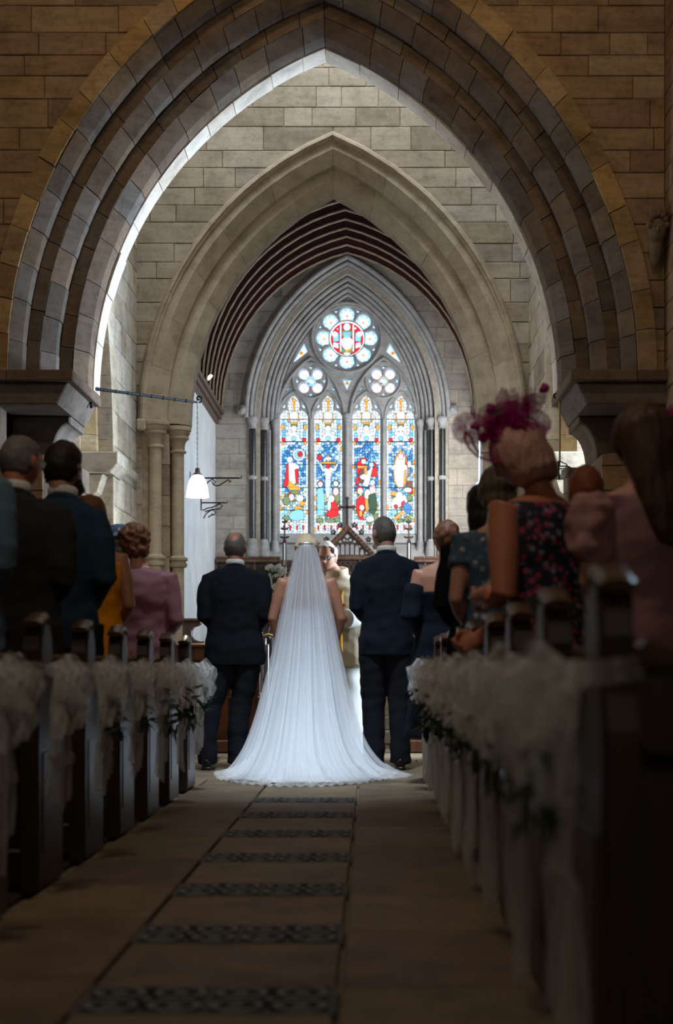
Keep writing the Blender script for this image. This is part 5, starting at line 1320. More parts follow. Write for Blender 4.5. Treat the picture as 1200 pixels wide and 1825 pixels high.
        s.put('jacket', mb, jm, 0.010, 4, 0.006, 0.006)
        # collar round the back of the neck
        mb = MB(); c = []
        for i in range(15):
            a = math.pi * (1.0 + i / 14) ; c.append((0.080 * math.cos(a), 0.072 * math.sin(a) + 0.012, 1.500 - 0.03 * abs(math.cos(a)) ** 2))
        mb.tube(c, [(0.020, 0.010)] * 15, (0, 0, 1), 8); s.put('jacket_collar', mb, jm, rm=False)
        if shirt:
            mb = MB(); c = []
            for i in range(25):
                a = math.tau * i / 24; c.append((0.064 * math.cos(a), 0.062 * math.sin(a) + 0.004, 1.516 - 0.012 * math.sin(a)))
            mb.tube(c, [(0.022, 0.006)] * 25, (0, 0, 1), 8, False); s.put('shirt_collar', mb, M['shirt'], rm=False)
        s.trousers(tm)
    def trousers(s, tm):
        mb = MB(); w = s.w
        mb.tube([(0, 0, 0.80), (0, 0, 0.90), (0, 0, 1.0)], [(0.175*w, 0.12), (0.178*w, 0.125), (0.16*w, 0.11)], n=20)
        for e in (0, 1):
            sg = -1 if e == 0 else 1; fx, fy = s.feet[e]
            mb.tube([(sg * 0.090, 0, 0.92), (sg * 0.092, 0, 0.74), (sg*0.03 + fx * 0.72, fy * 0.6 + 0.012, 0.48), (fx, fy - 0.005, 0.26), (fx, fy - 0.01, 0.10), (fx, fy - 0.005, 0.045)], [0.105, 0.100, 0.084, 0.076, 0.074, 0.078], n=16)
        s.put('trousers', mb, tm, 0.010, 3, 0.006, 0.006); s.shoes()
    def shoes(s):
        for e in (0, 1):
            fx, fy = s.feet[e]; mb = MB()
            mb.tube([(fx, fy - 0.085, 0.04), (fx, fy - 0.05, 0.052), (fx, fy + 0.03, 0.055), (fx, fy + 0.13, 0.042), (fx, fy + 0.20, 0.034), (fx, fy + 0.225, 0.025)], [(0.030, 0.034), (0.040, 0.048), (0.044, 0.052), (0.050, 0.040), (0.042, 0.030), (0.02, 0.018)], (1, 0, 0), 12)
            sh = s.put('shoe', mb, M['shoe'], 0.008, 2)
            mb = MB(); mb.box((fx - 0.036, fy - 0.088, 0.0), (fx + 0.036, fy - 0.02, 0.022), 0.004); s.put('heel', mb, M['shoe'], rm=False, parent=sh)
    def dress(s, mat, top=1.44, hem=0.45, sleeves=None, flare=0.25, fold=0.004, hips=1.0, smat=None, puff=0.0):
        w = s.w; mb = MB()
        full = [(1.47, 0.085, 0.07), (1.44, 0.135*w, 0.088), (1.38, 0.172*w, 0.112), (1.28, 0.175*w, 0.126), (1.18, 0.158*w, 0.118), (1.07, 0.150*w, 0.112), (0.96, 0.180*w*hips, 0.130), (0.86, 0.195*w*hips, 0.138), (0.60, 0.20*w + 0.3*(flare-0.2), 0.15), (hem, flare * w, min(flare * 0.75, 0.155))]
        sec = [q for q in full if hem - 1e-6 <= q[0] <= top]
        mb.tube([(0, -0.004, q[0]) for q in reversed(sec)], [(q[1], q[2]) for q in reversed(sec)], n=28)
        o = None
        if sleeves is not None:
            for e in (0, 1):
                sh, el, wr = s.arm_pts(e); sg = -1 if e == 0 else 1; P = [sh + Vector((-sg * 0.07, 0, -0.01)), sh + Vector((sg * 0.01, 0, -0.01)), sh.lerp(el, 0.45), el, el.lerp(wr, 0.5), el.lerp(wr, 0.95)]
                R = [0.064, 0.068, 0.062, 0.053, 0.050, 0.042]; n = max(2, int(sleeves)); mb.tube(P[:n], R[:n], (0.2, 1, 0), 16)
        s.put('dress', mb, mat, 0.010, 4, 0.005, fold); s.shoes()
    def hair_cap(s, mat, off=0.010, crown=1.0, bald=None, back=-0.50, thick=0.0, front=0.52):
        """close-cut hair as a shell on the skull"""
        q = MB(); q.sphere((0, 0, 0), 1.0, 44, 32); V = []; keep = []
        for p in q.v:
            x, y, z = p
            thr = front if y > 0.45 else (back if y < -0.25 else back + (front - back) * ((y + 0.25) / 0.70) ** 0.8)
            k = z > thr
            if bald and (x / bald[1]) ** 2 + ((y - bald[0]) / bald[2]) ** 2 < 1 and z > 0.2: k = False
            keep.append(k)
            X, Y, Z = 0.074 * x, 0.094 * y * (1.08 if y < 0 else 1), 0.118 * z
            if z < 0:
                f = -z; X *= 1 - 0.20 * f * f
                if y < 0: Y *= 1 - 0.30 * f
            o_ = off * (1 + 0.5 * noise.noise(Vector((x * 6, y * 6, z * 6)))) + thick * max(0, z)
            V.append(Vector((X + o_ * x, Y + o_ * y, Z + o_ * z * crown)))
        fs = [f for f in q.f if all(keep[i] for i in f)]
        used = sorted({i for f in fs for i in f}); mp_ = {i: j for j, i in enumerate(used)}
        mb = MB(); mb.add([V[i] for i in used], [tuple(mp_[i] for i in f) for f in fs]); s.hmap(mb)
        o = s.put('hair', mb, mat, rm=False); m = o.modifiers.new('t', 'SOLIDIFY'); m.thickness = 0.016; m.offset = -1.0
        return o
    def hair_mass(s, mat, blobs, amp=0.010, nsc=14, voxel=0.008, tubes=()):
        mb = MB()
        for c, r in blobs: mb.sphere(c, r, 18, 12)
        for P, R in tubes: mb.tube(P, R, (1, 0, 0), 14)
        s.hmap(mb); return s.put('hair', mb, mat, voxel, 3, amp, 0.0, nsc, strand=0.006)
    def specs(s):
        mb = MB()
        for e in (-1, 1):
            c = [(e * 0.032 + 0.024 * math.cos(a), 0.098 - 0.10 * abs(e * 0.032 + 0.024 * math.cos(a)) ** 1.6, 0.010 + 0.017 * math.sin(a)) for a in [i * math.tau / 16 for i in range(17)]]
            mb.tube(c, 0.0022, (0, 1, 0), 6, False); mb.tube([(e * 0.055, 0.092, 0.014), (e * 0.078, 0.06, 0.014), (e * 0.082, 0.0, 0.010)], 0.0025, (0, 0, 1), 6)
        mb.tube([(-0.010, 0.100, 0.014), (0, 0.104, 0.017), (0.010, 0.100, 0.014)], 0.0022, (0, 0, 1), 6); s.hmap(mb); sp = s.put('spectacles', mb, M['frame'], rm=False)
        for e in (-1, 1):
            mb = MB(); mb.sphere((e * 0.032, 0.094, 0.010), (0.022, 0.0015, 0.016), 12, 8); s.hmap(mb); s.put('lens', mb, M['clear'], rm=False, parent=sp)
    def face_parts(s, brow):
        for e in (-1, 1):
            mb = MB(); mb.sphere((e * 0.030, 0.073, 0.010), 0.0125, 12, 8); s.hmap(mb); ey = s.put('eye', mb, M['eye'], rm=False)
            mb = MB(); mb.sphere((e * 0.030, 0.083, 0.008), 0.0055, 8, 6); s.hmap(mb); s.put('iris', mb, M['frame'], rm=False, parent=ey)
            mb = MB(); mb.tube([(e * 0.014, 0.093, 0.030), (e * 0.032, 0.092, 0.036), (e * 0.050, 0.080, 0.031)], [0.004, 0.005, 0.003], (0, 0, 1), 8); s.hmap(mb); s.put('eyebrow', mb, M[brow], rm=False)
        mb = MB(); mb.tube([(-0.024, 0.088, -0.060), (-0.008, 0.099, -0.057), (0.008, 0.099, -0.057), (0.024, 0.088, -0.060)], [0.002, 0.005, 0.005, 0.002], (0, 0, 1), 8); s.hmap(mb); s.put('lips', mb, M['lip'], rm=False)

# ------------------------------------------------------------------ the wedding party
p = Person('person', 'balding man in a dark suit standing left of the bride, seen from behind', 419, 10.9, 1.707, male=True, pose='clasp', w=1.12, feet=((-0.20, -0.04), (0.02, 0.0)), skin='skin_tan', turn=-0.08)
p.suit(M['suit_black'], M['trouser'], hem=0.77); p.hair_cap(M['h_salt'], 0.008, bald=(-0.28, 0.55, 0.62), back=-0.55)
p = Person('person', 'groom in a navy suit with cropped grey hair standing right of the bride', 689, 10.9, 1.816, male=True, pose='clasp', w=0.95, feet=((-0.085, 0.0), (0.095, -0.03)), turn=0.55, nod=0.06, headoff=(-0.02, 0, 0))
p.suit(M['suit_navy'], M['trouser'], hem=0.79); p.hair_cap(M['h_salt'], 0.007, back=-0.60)

# the bride
BX, BD = 547, 10.6
bride = Person('person', 'bride in an ivory gown and long tulle veil standing before the vicar', BX, BD, 1.66, male=False, pose=[((-0.235, -0.01, 1.13), (-0.19, 0.16, 0.92)), ((0.235, -0.01, 1.13), (0.19, 0.16, 0.92))], w=1.16, skin='skin_tan', nod=-0.02)
bride.hair_mass(M['h_blonde'], [((0, -0.012, 0.030), (0.090, 0.108, 0.100)), ((0, -0.075, 0.030), (0.086, 0.060, 0.070)), ((0.055, 0.01, -0.03), (0.030, 0.05, 0.06)), ((-0.055, 0.01, -0.03), (0.030, 0.05, 0.06))], 0.008, 20)
# gown: one folded surface from the bodice to the train
def gown():
    kz = bride.k; prof = [(1.20, 0.165, 0.115, 0.115, 0), (1.12, 0.150, 0.11, 0.11, 0), (1.03, 0.137, 0.10, 0.105, 0), (0.93, 0.175, 0.12, 0.135, 0), (0.84, 0.195, 0.13, 0.15, 0.004), (0.66, 0.215, 0.16, 0.20, 0.012), (0.45, 0.250, 0.20, 0.30, 0.02), (0.25, 0.310, 0.24, 0.46, 0.03), (0.12, 0.375, 0.26, 0.62, 0.035), (0.05, 0.44, 0.28, 0.80, 0.04), (0.015, 0.52, 0.29, 1.02, 0.035), (0.006, 0.56, 0.30, 1.16, 0.03)]
    n = 96; mb = MB(); v = []; f = []
    for (z, hw, hf, hb, am) in prof:
        for j in range(n):
            a = math.tau * j / n; c, s_ = math.cos(a), math.sin(a)
            fo = 1 + am * (math.sin(9 * a + z * 3) + 0.6 * math.sin(17 * a + 1.3)) 
            y = (hf if s_ > 0 else hb) * s_; x = hw * c * fo
            if hb > 0.4 and s_ < 0: x *= 1 + 0.0 * s_
            v.append((x, y * fo, z * kz + (0.012 * abs(math.sin(11 * a)) if z < 0.06 else 0)))
    k = len(prof)
    for i in range(k - 1):
        for j in range(n): f.append((i*n+j, i*n+(j+1)%n, (i+1)*n+(j+1)%n, (i+1)*n+j))
    mb.add(v, f); o = mb.build('gown', M['ivory'], bride.root, True)
    m = o.modifiers.new('sub', 'SUBSURF'); m.levels = 1; m.render_levels = 1
    # covered buttons down the back
    mb = MB()
    for i in range(26):
        t = i / 25; z = 1.0 - 0.85 * t; yb = -0.11 - 0.42 * max(0, (t - 0.25)) ** 1.6 * 1.35; mb.sphere((0.01, yb - 0.012, z * kz), 0.006, 6, 5)
    mb.build('covered_buttons', M['ivory'], o, True)
    for e in (-1, 1):
        for q in (0.105, 0.125):
            mb = MB(); mb.tube([(e * q, -0.118, 1.12 * kz), (e * (q + 0.004), -0.120, 1.30 * kz), (e * (q - 0.008), -0.085, 1.415 * kz), (e * (q - 0.02), 0.0, 1.455 * kz), (e * (q - 0.02), 0.09, 1.36 * kz)], 0.0045, (1, 0, 0), 6); mb.build('strap', M['ivory'], o, True)
    # lace edge of the train lying on the floor
    vv = []; ff = []; nn = 150
    for i in range(nn + 1):
        a = math.pi * (1.0 + i / nn); c, s_ = math.cos(a), math.sin(a); sc = 1 + 0.018 * abs(math.sin(i * 0.9)) + 0.012 * math.sin(i * 0.31)
        for r_, z in ((0.90, 0.030), (0.96, 0.022), (1.03, 0.010), (1.09 * sc, 0.004)):
            vv.append((0.575 * c * r_ + 0.05 * abs(s_) * 0, 1.17 * s_ * r_, z + 0.006 * math.sin(i * 1.3)))
    for i in range(nn):
        for q in range(3): ff.append((i*4+q, i*4+q+1, i*4+q+5, i*4+q+4))
    obj('lace_hem', (vv, ff), M['lace'], o, True)
gown()
def uvs(o, nu, nv):
    me = o.data; L = me.uv_layers.new(name='UVMap')
    for lp in me.loops:
        j, i = divmod(lp.vertex_index, nu + 1); L.data[lp.index].uv = (i / nu, j / nv)
def veil():
    kz = 1.0
    # (z, y, half width, centre x)
    prof = [(1.585, -0.125, 0.050, 0.0), (1.575, -0.150, 0.066, 0.0), (1.50, -0.168, 0.088, 0.0), (1.38, -0.185, 0.120, 0.0), (1.22, -0.205, 0.158, 0.0), (1.05, -0.225, 0.195, 0.0), (0.88, -0.27, 0.228, 0.0), (0.70, -0.34, 0.268, 0.0), (0.52, -0.45, 0.310, 0.0), (0.36, -0.58, 0.355, 0.004), (0.22, -0.74, 0.41, 0.012), (0.12, -0.90, 0.48, 0.025), (0.055, -1.04, 0.56, 0.045), (0.030, -1.15, 0.62, 0.06), (0.022, -1.22, 0.66, 0.075)]
    def smp(t):
        q = t * (len(prof) - 1); i = min(int(q), len(prof) - 2); u = q - i
        P = [prof[max(0, i-1)], prof[i], prof[i+1], prof[min(len(prof)-1, i+2)]]
        return [0.5 * ((2*P[1][k]) + (-P[0][k]+P[2][k])*u + (2*P[0][k]-5*P[1][k]+4*P[2][k]-P[3][k])*u*u + (-P[0][k]+3*P[1][k]-3*P[2][k]+P[3][k])*u**3) for k in range(4)]
    nu, nv = 130, 84; v = []; f = []
    for j in range(nv + 1):
        t = j / nv; z, y, hw, cx = smp(t)
        for i in range(nu + 1):
            u = -1 + 2 * i / nu
            am = (0.010 + 0.030 * t) * min(1, t * 4 + 0.25)
            wv = math.sin(13 * u + 1.1 * math.sin(2.2 * t)) * 0.6 + 0.45 * math.sin(29 * u + 2.0 + 1.5 * t) + 0.3 * noise.noise(Vector((u * 9, t * 1.6, 3.1)))
            wrap = (1 - t) ** 1.2 * 0.10 * u * u + 0.16 * u * u * t * t * (1 - 0.2 * t)
            yy = y + wrap + am * wv + (0.30 * t ** 6 * u * u)
            zz = z + (0.012 * wv * (1 if t > 0.85 else 0)) * (1 - t) * 3
            v.append((cx + hw * (u + 0.030 * math.sin(13 * u + 1.2)), yy, max(0.012, zz + 0.014 * abs(wv) * (t > 0.8))))
    for j in range(nv):
        for i in range(nu):
            a = j * (nu + 1) + i; f.append((a, a + 1, a + nu + 2, a + nu + 1))
    uvs(obj('veil', (v, f), M['veil'], bride.root, True), nu, nv)
    # second, shorter layer gathered at the comb
    v = []; f = []; nv2 = 60
    for j in range(nv2 + 1):
        t = j / nv2; z, y, hw, cx = smp(t * 0.86)
        for i in range(nu + 1):
            u = -1 + 2 * i / nu; wv = math.sin(17 * u + 0.4) * 0.7 + 0.5 * math.sin(37 * u + 1.0 + t) + 0.3 * noise.noise(Vector((u * 11, t * 1.3, 8.1)))
            v.append((cx + hw * 0.93 * u, y + 0.035 + (1 - t) ** 1.2 * 0.08 * u * u + 0.12 * u * u * t * t + (0.008 + 0.03 * t) * wv, z))
    for j in range(nv2):
        for i in range(nu):
            a = j * (nu + 1) + i; f.append((a, a + 1, a + nu + 2, a + nu + 1))
    uvs(obj('veil_underlayer', (v, f), M['veil'], bride.root, True), nu, nv2)
    mb = MB(); mb.tube([(-0.05, -0.115, 1.585), (0, -0.14, 1.592), (0.05, -0.115, 1.585)], [0.006, 0.008, 0.006], (0, 0, 1), 8); mb.build('veil_comb', M['steel'], bride.root, True)
veil()

# the vicar, facing the couple
vic = Person('person', 'white-haired vicar in spectacles and cream vestments facing the couple', 602, 12.35, 1.745, rz=math.pi - 0.1, male=True, pose='book', w=1.05, nod=0.28, skin='skin', voxel=0.0075, turn=-0.1, headoff=(0.085, 0.02, 0))
vic.hair_cap(M['h_white'], 0.013, back=-0.42, front=0.74); vic.specs() if 'clear' in M else None; vic.face_parts('h_white')
for e_ in (-1, 1):
    mb = MB(); mb.sphere((e_ * 0.074, -0.012, 0.035), (0.018, 0.035, 0.045), 12, 10); mb.sphere((e_ * 0.070, 0.022, 0.055), (0.016, 0.026, 0.030), 12, 10); vic.hmap(mb); vic.put('side_hair', mb, M['h_white'], 0.006, 2, 0.004, 0.0, 40)
mb = MB(); mb.tube([(0, 0, 0.02), (0, 0, 0.3), (0, 0, 0.8), (0, 0, 1.1)], [(0.27, 0.22), (0.235, 0.19), (0.20, 0.15), (0.18, 0.13)], n=30)
for e in (0, 1):
    sh, el, wr = vic.arm_pts(e); mb.tube([sh, el, el.lerp(wr, 0.6), el.lerp(wr, 0.95)], [0.07, 0.07, 0.075, 0.085], (0.2, 1, 0), 14)
vic.put('alb', mb, M['alb'], 0.011, 3, 0.006, 0.0)
mb = MB(); mb.tube([(0, 0.0, z) for z in (0.74, 0.86, 1.0, 1.15, 1.28, 1.38, 1.44, 1.49, 1.52)], [(0.27, 0.20), (0.285, 0.20), (0.29, 0.19), (0.28, 0.175), (0.255, 0.16), (0.21, 0.135), (0.15, 0.10), (0.095, 0.08), (0.075, 0.07)], n=32)
ch = vic.put('chasuble', mb, M['cream'], 0.011, 3, 0.012, 0.004, 7)
def on_chest(u, z): return (u, 0.165 + 0.03 * min(1, (1.40 - z) / 0.3) - 0.9 * u * u - max(0, z - 1.30) * 0.55, z)
def chest_patch(name, poly, mat, lift):
    P = ccw(poly); n = 10; mb = MB(); us = [q[0] for q in P]; zs_ = [q[1] for q in P]; c = (sum(us) / len(us), sum(zs_) / len(zs_)); v = []; f = []
    rings = 4
    for r_ in range(1, rings + 1):
        for (u, z) in P: a, b, q = on_chest(c[0] + (u - c[0]) * r_ / rings, c[1] + (z - c[1]) * r_ / rings); v.append((a, b + lift, q))
    a, b, q = on_chest(*c); v.append((a, b + lift, q)); k = len(P)
    for r_ in range(rings - 1):
        for i in range(k): f.append((r_*k+i, r_*k+(i+1)%k, (r_+1)*k+(i+1)%k, (r_+1)*k+i))
    for i in range(k): f.append((len(v) - 1, i, (i + 1) % k))
    mb.add(v, f); vic.put(name, mb, mat, rm=False, parent=ch)
chest_patch('orphrey', [(-0.065, 1.36), (-0.065, 0.85), (0.065, 0.85), (0.065, 1.36)], M['gold'], 0.010)
chest_patch('embroidered_flower', [(-0.02 + 0.065 * (1 + 0.25 * math.cos(5 * a)) * math.cos(a), 1.215 + 0.035 * (1 + 0.25 * math.cos(5 * a)) * math.sin(a)) for a in [i * math.tau / 24 for i in range(24)]], M['redflower'], 0.016)
chest_patch('embroidered_dove', [(-0.06, 1.03), (-0.01, 1.06), (0.03, 1.01), (0.0, 0.97), (-0.05, 0.98)], M['greyblue'], 0.016)
chest_patch('embroidered_flower', [(0.02 + 0.05 * (1 + 0.25 * math.cos(5 * a)) * math.cos(a), 0.93 + 0.03 * (1 + 0.25 * math.cos(5 * a)) * math.sin(a)) for a in [i * math.tau / 24 for i in range(24)]], M['redflower'], 0.016)
mb = MB(); c = [(0.078 * math.cos(a), 0.074 * math.sin(a) + 0.006, 1.515 - 0.02 * math.sin(a)) for a in [i * math.tau / 24 for i in range(25)]]; mb.tube(c, [(0.028, 0.012)] * 25, (0, 0, 1), 10, False); vic.put('amice_collar', mb, M['cream'], rm=False, parent=ch)

# ------------------------------------------------------------------ guests on the left
p = Person('person', 'older man with thinning grey hair, glasses and a dark grey suit, leftmost in view', 26, 6.36, 1.72, male=True, w=1.08, turn=-0.5, nod=0.14, skin='skin_red', headoff=(0.02, 0.01, 0))
p.suit(M['suit_grey'], M['trouser']); p.hair_cap(M['h_grey'], 0.008, back=-0.55, bald=(0.25, 0.62, 0.75)); p.specs()
p = Person('person', 'dark-haired bearded man in a blue suit and white collar on the left', 112, 7.14, 1.80, male=True, w=0.86, turn=-0.35, nod=0.12)
p.suit(M['suit_blue'], M['trouser']); p.hair_cap(M['h_dark'], 0.014, back=-0.60)
mb = MB(); mb.tube([(-0.062, 0.03, -0.06), (-0.05, 0.075, -0.085), (0, 0.098, -0.098), (0.05, 0.075, -0.085), (0.062, 0.03, -0.06)], [0.018, 0.022, 0.024, 0.022, 0.018], (0, 0, 1), 10); p.hmap(mb); p.put('beard', mb, M['h_dark'], rm=False)
p = Person('person', 'woman in a sleeveless orange dress standing on the left', 163, 8.02, 1.64, male=False, w=1.12, turn=-0.3, nod=0.12, skin='skin_tan', pose='clasp')
p.dress(M['orange'], top=1.41, fold=0.006); p.hair_mass(M['h_auburn'], [((0, -0.02, 0.02), (0.088, 0.110, 0.112)), ((0, -0.06, -0.06), (0.075, 0.065, 0.10)), ((0, -0.06, -0.14), (0.060, 0.045, 0.07))], 0.008, 18)
mb = MB()
for e in (-1, 1): mb.tube([(e * 0.10, -0.105, 1.34), (e * 0.105, -0.07, 1.45), (e * 0.10, 0.03, 1.45), (e * 0.09, 0.10, 1.36)], [(0.022, 0.006)] * 4, (1, 0, 0), 8)
p.put('shoulder_strap', mb, M['orange'], rm=False)
p = Person('person', 'woman with short curly auburn hair in a dusty pink satin jacket on the left', 254, 8.83, 1.565, male=False, w=1.22, turn=0.35, nod=0.15, lean=(-0.04, 0.03), headoff=(-0.035, 0, 0))
p.dress(M['pink'], top=1.47, sleeves=6, flare=0.26, fold=0.007); p.hair_mass(M['h_auburn'], [((0, -0.015, 0.02), (0.098, 0.118, 0.112)), ((0, -0.05, -0.045), (0.085, 0.075, 0.07)), ((0.05, -0.03, 0.06), 0.05), ((-0.05, -0.03, 0.06), 0.05), ((0, -0.08, 0.05), 0.05)], 0.020, 32)
p = Person('person', 'grey-haired woman in a patterned hat glimpsed between the orange and pink guests', 212, 9.64, 1.62, male=False, w=1.0)
p.dress(M['blush'], top=1.47, sleeves=4)
p.hair_mass(M['h_grey'], [((0, -0.01, 0.01), (0.088, 0.105, 0.11))], 0.012, 26)
mb = MB(); mb.lathe([(0.135, 0.055), (0.13, 0.065), (0.085, 0.07), (0.088, 0.10), (0.07, 0.135), (0.03, 0.148), (0.0, 0.15)], (0, 0, 0), 24, False); p.hmap(mb); p.put('hat', mb, M['floral_blue'], rm=False)
p = Person('person', 'guest in a pale blue suit, only a sleeve showing at the left edge', -96, 5.57, 1.74, male=True, w=1.08)
p.suit(M['suit_pale'], M['trouser']); p.hair_cap(M['h_dark'], 0.012)

# ------------------------------------------------------------------ guests on the right
hat = Person('person', 'woman in a dark floral sleeveless dress and magenta fascinator, resting her hand on the pew', 992, 5.57, 1.635, rz=0.60, male=False, w=1.30, skin='skin_red', lean=(-0.06, 0.10), turn=0.35, nod=0.40, tilt=-0.10, voxel=0.0075,
     pose=[((-0.235, -0.03, 1.075), (-0.20, 0.22, 1.07)), ((0.24, 0.08, 1.10), (-0.10, 0.36, 0.915))], curl=0.75, headoff=(-0.05, 0.04, -0.01), armk=1.32)
hat.dress(M['floral'], top=1.45, hem=0.42, flare=0.27, fold=0.005, hips=1.05)
hat.hair_mass(M['h_pinkblond'], [((0, -0.022, 0.015), (0.118, 0.122, 0.122))], 0.006, 12, tubes=[([(0, -0.03, 0.10), (0, -0.035, 0.04), (0, -0.042, -0.03), (0, -0.048, -0.09), (0, -0.045, -0.125)], [(0.08, 0.08), (0.118, 0.115), (0.128, 0.11), (0.125, 0.095), (0.10, 0.07)])])
mb = MB(); sh, el, wr = hat.arm_pts(1); c = []; dv = (wr - el).normalized(); a1 = dv.cross(Vector((0, 0, 1))).normalized(); a2 = dv.cross(a1)
for i in range(17): a = math.tau * i / 16; c.append(wr - dv * 0.035 + a1 * 0.030 * math.cos(a) + a2 * 0.030 * math.sin(a))
mb.tube(c, 0.004, dv, 6, False); hat.put('bracelet', mb, M['brass'], rm=False)
def fascinator(P, seed, sc=1.0, where=(-0.05, 0.0, 0.105)):
    rn = random.Random(seed); b0 = P.hrot @ Vector(where) + P.hc; t = b0.z - 0.92; b0.x += P.lean[0] * t; b0.y += P.lean[1] * t
    b0 = Matrix.Rotation(P.root.rotation_euler.z, 3, 'Z') @ (b0 * P.k) + P.root.location
    root = thing('fascinator', 'magenta netting fascinator pinned on the strawberry blond woman' if seed == 1 else 'magenta fascinator at the right edge above the brown-haired woman', 'fascinator', b0)
    def strip(pts, wid, mat, nm, ruff=0.0):
        v = []; f = []; n = len(pts)
        for i, c in enumerate(pts):
            c = Vector(c) * sc; tg = (Vector(pts[min(i + 1, n - 1)]) - Vector(pts[max(0, i - 1)])).normalized(); sd = tg.cross(Vector((0.3, 1, 0.2))).normalized(); w_ = wid[i] * sc
            for q in (-1, -0.5, 0, 0.5, 1): v.append(c + sd * w_ * q + Vector((0, ruff * math.sin(q * 5 + i * 1.7), ruff * 0.6 * math.cos(q * 4 + i))))
        for i in range(n - 1):
            for q in range(4): b = i * 5 + q; f.append((b, b + 1, b + 6, b + 5))
        return obj(nm, (v, f), mat, root, True)
    mb = MB(); mb.lathe([(0.05, -0.006), (0.045, 0.004), (0.03, 0.010), (0.0, 0.012)], (0, 0, 0), 18); mb.build('base', M['magenta'], root, True)
    for k in range(11):                                   # looped, crumpled ribbons of netting
        a = rn.uniform(-0.5, math.pi * 0.95); L = rn.uniform(0.06, 0.12); n = 14; ox = rn.uniform(-0.05, 0.05); oy = rn.uniform(-0.03, 0.03); pts = []
        for i in range(n + 1):
            th = math.tau * i / n; u = 0.5 * L * (1 - math.cos(th)); w_ = 0.35 * L * math.sin(th)
            pts.append((ox + u * math.cos(a) - w_ * math.sin(a), oy + 0.04 * math.sin(th + k), 0.01 + u * math.sin(a) + w_ * math.cos(a)))
        strip(pts, [0.012 + 0.016 * math.sin(math.pi * i / n) for i in range(n + 1)], M['net'], 'ribbon_loop', 0.008)
    for k, (dx, dz, w_) in enumerate(((0.165, 0.135, 0.03), (0.13, 0.15, 0.035), (0.15, 0.10, 0.03), (0.06, 0.16, 0.03), (0.02, 0.165, 0.025), (0.10, 0.12, 0.03))):
        pts = [(dx * t, rn.uniform(-0.02, 0.02) + 0.03 * t, dz * t + 0.04 * math.sin(math.pi * t)) for t in [i / 8 for i in range(9)]]
        strip(pts, [w_ * (0.35 + math.sin(math.pi * min(1, 0.1 + 0.85 * i / 8))) * 0.8 for i in range(9)], M['net'] if k % 2 == 0 else M['net_thin'], 'feather_spray', 0.010)
    for (x, z) in ((-0.035, 0.09), (0.15, 0.16), (-0.09, 0.03), (-0.06, -0.01)):
        mb = puff_ball((x * sc, rn.uniform(-0.03, 0.0), z * sc), 0.017 * sc, rn.random() * 9); mb.build('feather_tip', M['magenta'], root, True)
    # drooping net brim with a stitched edge
    edge = [(0.03, -0.05, -0.10), (-0.03, -0.07, -0.105), (-0.085, -0.06, -0.085), (-0.115, -0.03, -0.05), (-0.128, 0.0, -0.01), (-0.122, 0.03, 0.015), (-0.10, 0.05, 0.0), (-0.09, 0.05, -0.03), (-0.07, 0.06, -0.06)]
    edge = [Vector(e) * sc for e in edge]; v = []; f = []
    for e in edge: v += [Vector((-0.01, 0, 0.01)), e * 0.5 + Vector((0, -0.01, 0.025)), e]
    for i in range(len(edge) - 1):
        for q in range(2): b = i * 3 + q; f.append((b, b + 1, b + 4, b + 3))
    br = obj('net_brim', (v, f), M['net_thin'], root, True)
    mb = MB(); mb.tube(edge, 0.0045, (0, 0, 1), 7); mb.build('brim_edge', M['magenta'], br, True)
def puff_ball(c, r, seed):
    mb = MB(); mb.sphere(c, r, 10, 8); c = Vector(c)
    for p_ in mb.v: d_ = p_ - c; p_.xyz = c + d_ * (1 + 0.5 * noise.noise(d_ * 60 + Vector((seed, 0, 0))))
    return mb
fascinator(hat, 1, 1.05, (-0.045, -0.01, 0.10))
p = Person('person', 'woman in a blue floral dress standing just left of the fascinator wearer', 888, 6.37, 1.58, male=False, w=1.05, rz=0.2, nod=0.2)
p.dress(M['floral_blue'], top=1.45, sleeves=3); p.hair_mass(M['h_ash'], [((0, -0.02, 0.02), (0.092, 0.112, 0.112)), ((0, -0.05, -0.06), (0.085, 0.075, 0.08))], 0.008, 18)
p = Person('person', 'dark-haired guest in a black jacket behind the blue floral dress', 862, 7.16, 1.60, male=False, w=1.05, nod=0.1)
p.dress(M['suit_black'], top=1.47, sleeves=6); p.hair_mass(M['h_dark'], [((0, -0.02, 0.02), (0.092, 0.112, 0.112)), ((0, -0.055, -0.07), (0.088, 0.07, 0.10)), ((0, -0.06, -0.16), (0.085, 0.05, 0.08))], 0.008, 18)
p = Person('person', 'ginger-haired man in a pale blue jacket beyond the fascinator wearer', 1046, 6.37, 1.585, male=True, w=0.80)
p.suit(M['suit_pale'], M['trouser']); p.hair_cap(M['h_ginger'], 0.012, back=-0.62)
p = Person('person', 'woman in a navy off-shoulder dress with brown hair pinned up, nearest the groom', 793, 9.64, 1.66, male=False, w=1.15, skin='skin_tan', turn=0.3, nod=0.1, pose='clasp', headoff=(0.01, 0, 0))
p.dress(M['navydress'], top=1.34, hem=0.3, flare=0.24); p.hair_mass(M['h_auburn'], [((0, -0.02, 0.02), (0.090, 0.110, 0.110)), ((0, -0.085, 0.03), (0.055, 0.045, 0.055))], 0.010, 24)
mb = MB(); sh, el, wr = p.arm_pts(0)
for e in (0, 1):
    sh, el, wr = p.arm_pts(e); mb.tube([sh.lerp(el, 0.30), sh.lerp(el, 0.6), el, el.lerp(wr, 0.4), el.lerp(wr, 0.9)], [0.075, 0.075, 0.08, 0.085, 0.08], (0.2, 1, 0), 14)
p.put('draped_sleeves', mb, M['navydress'], 0.012, 3, 0.006, 0.006)
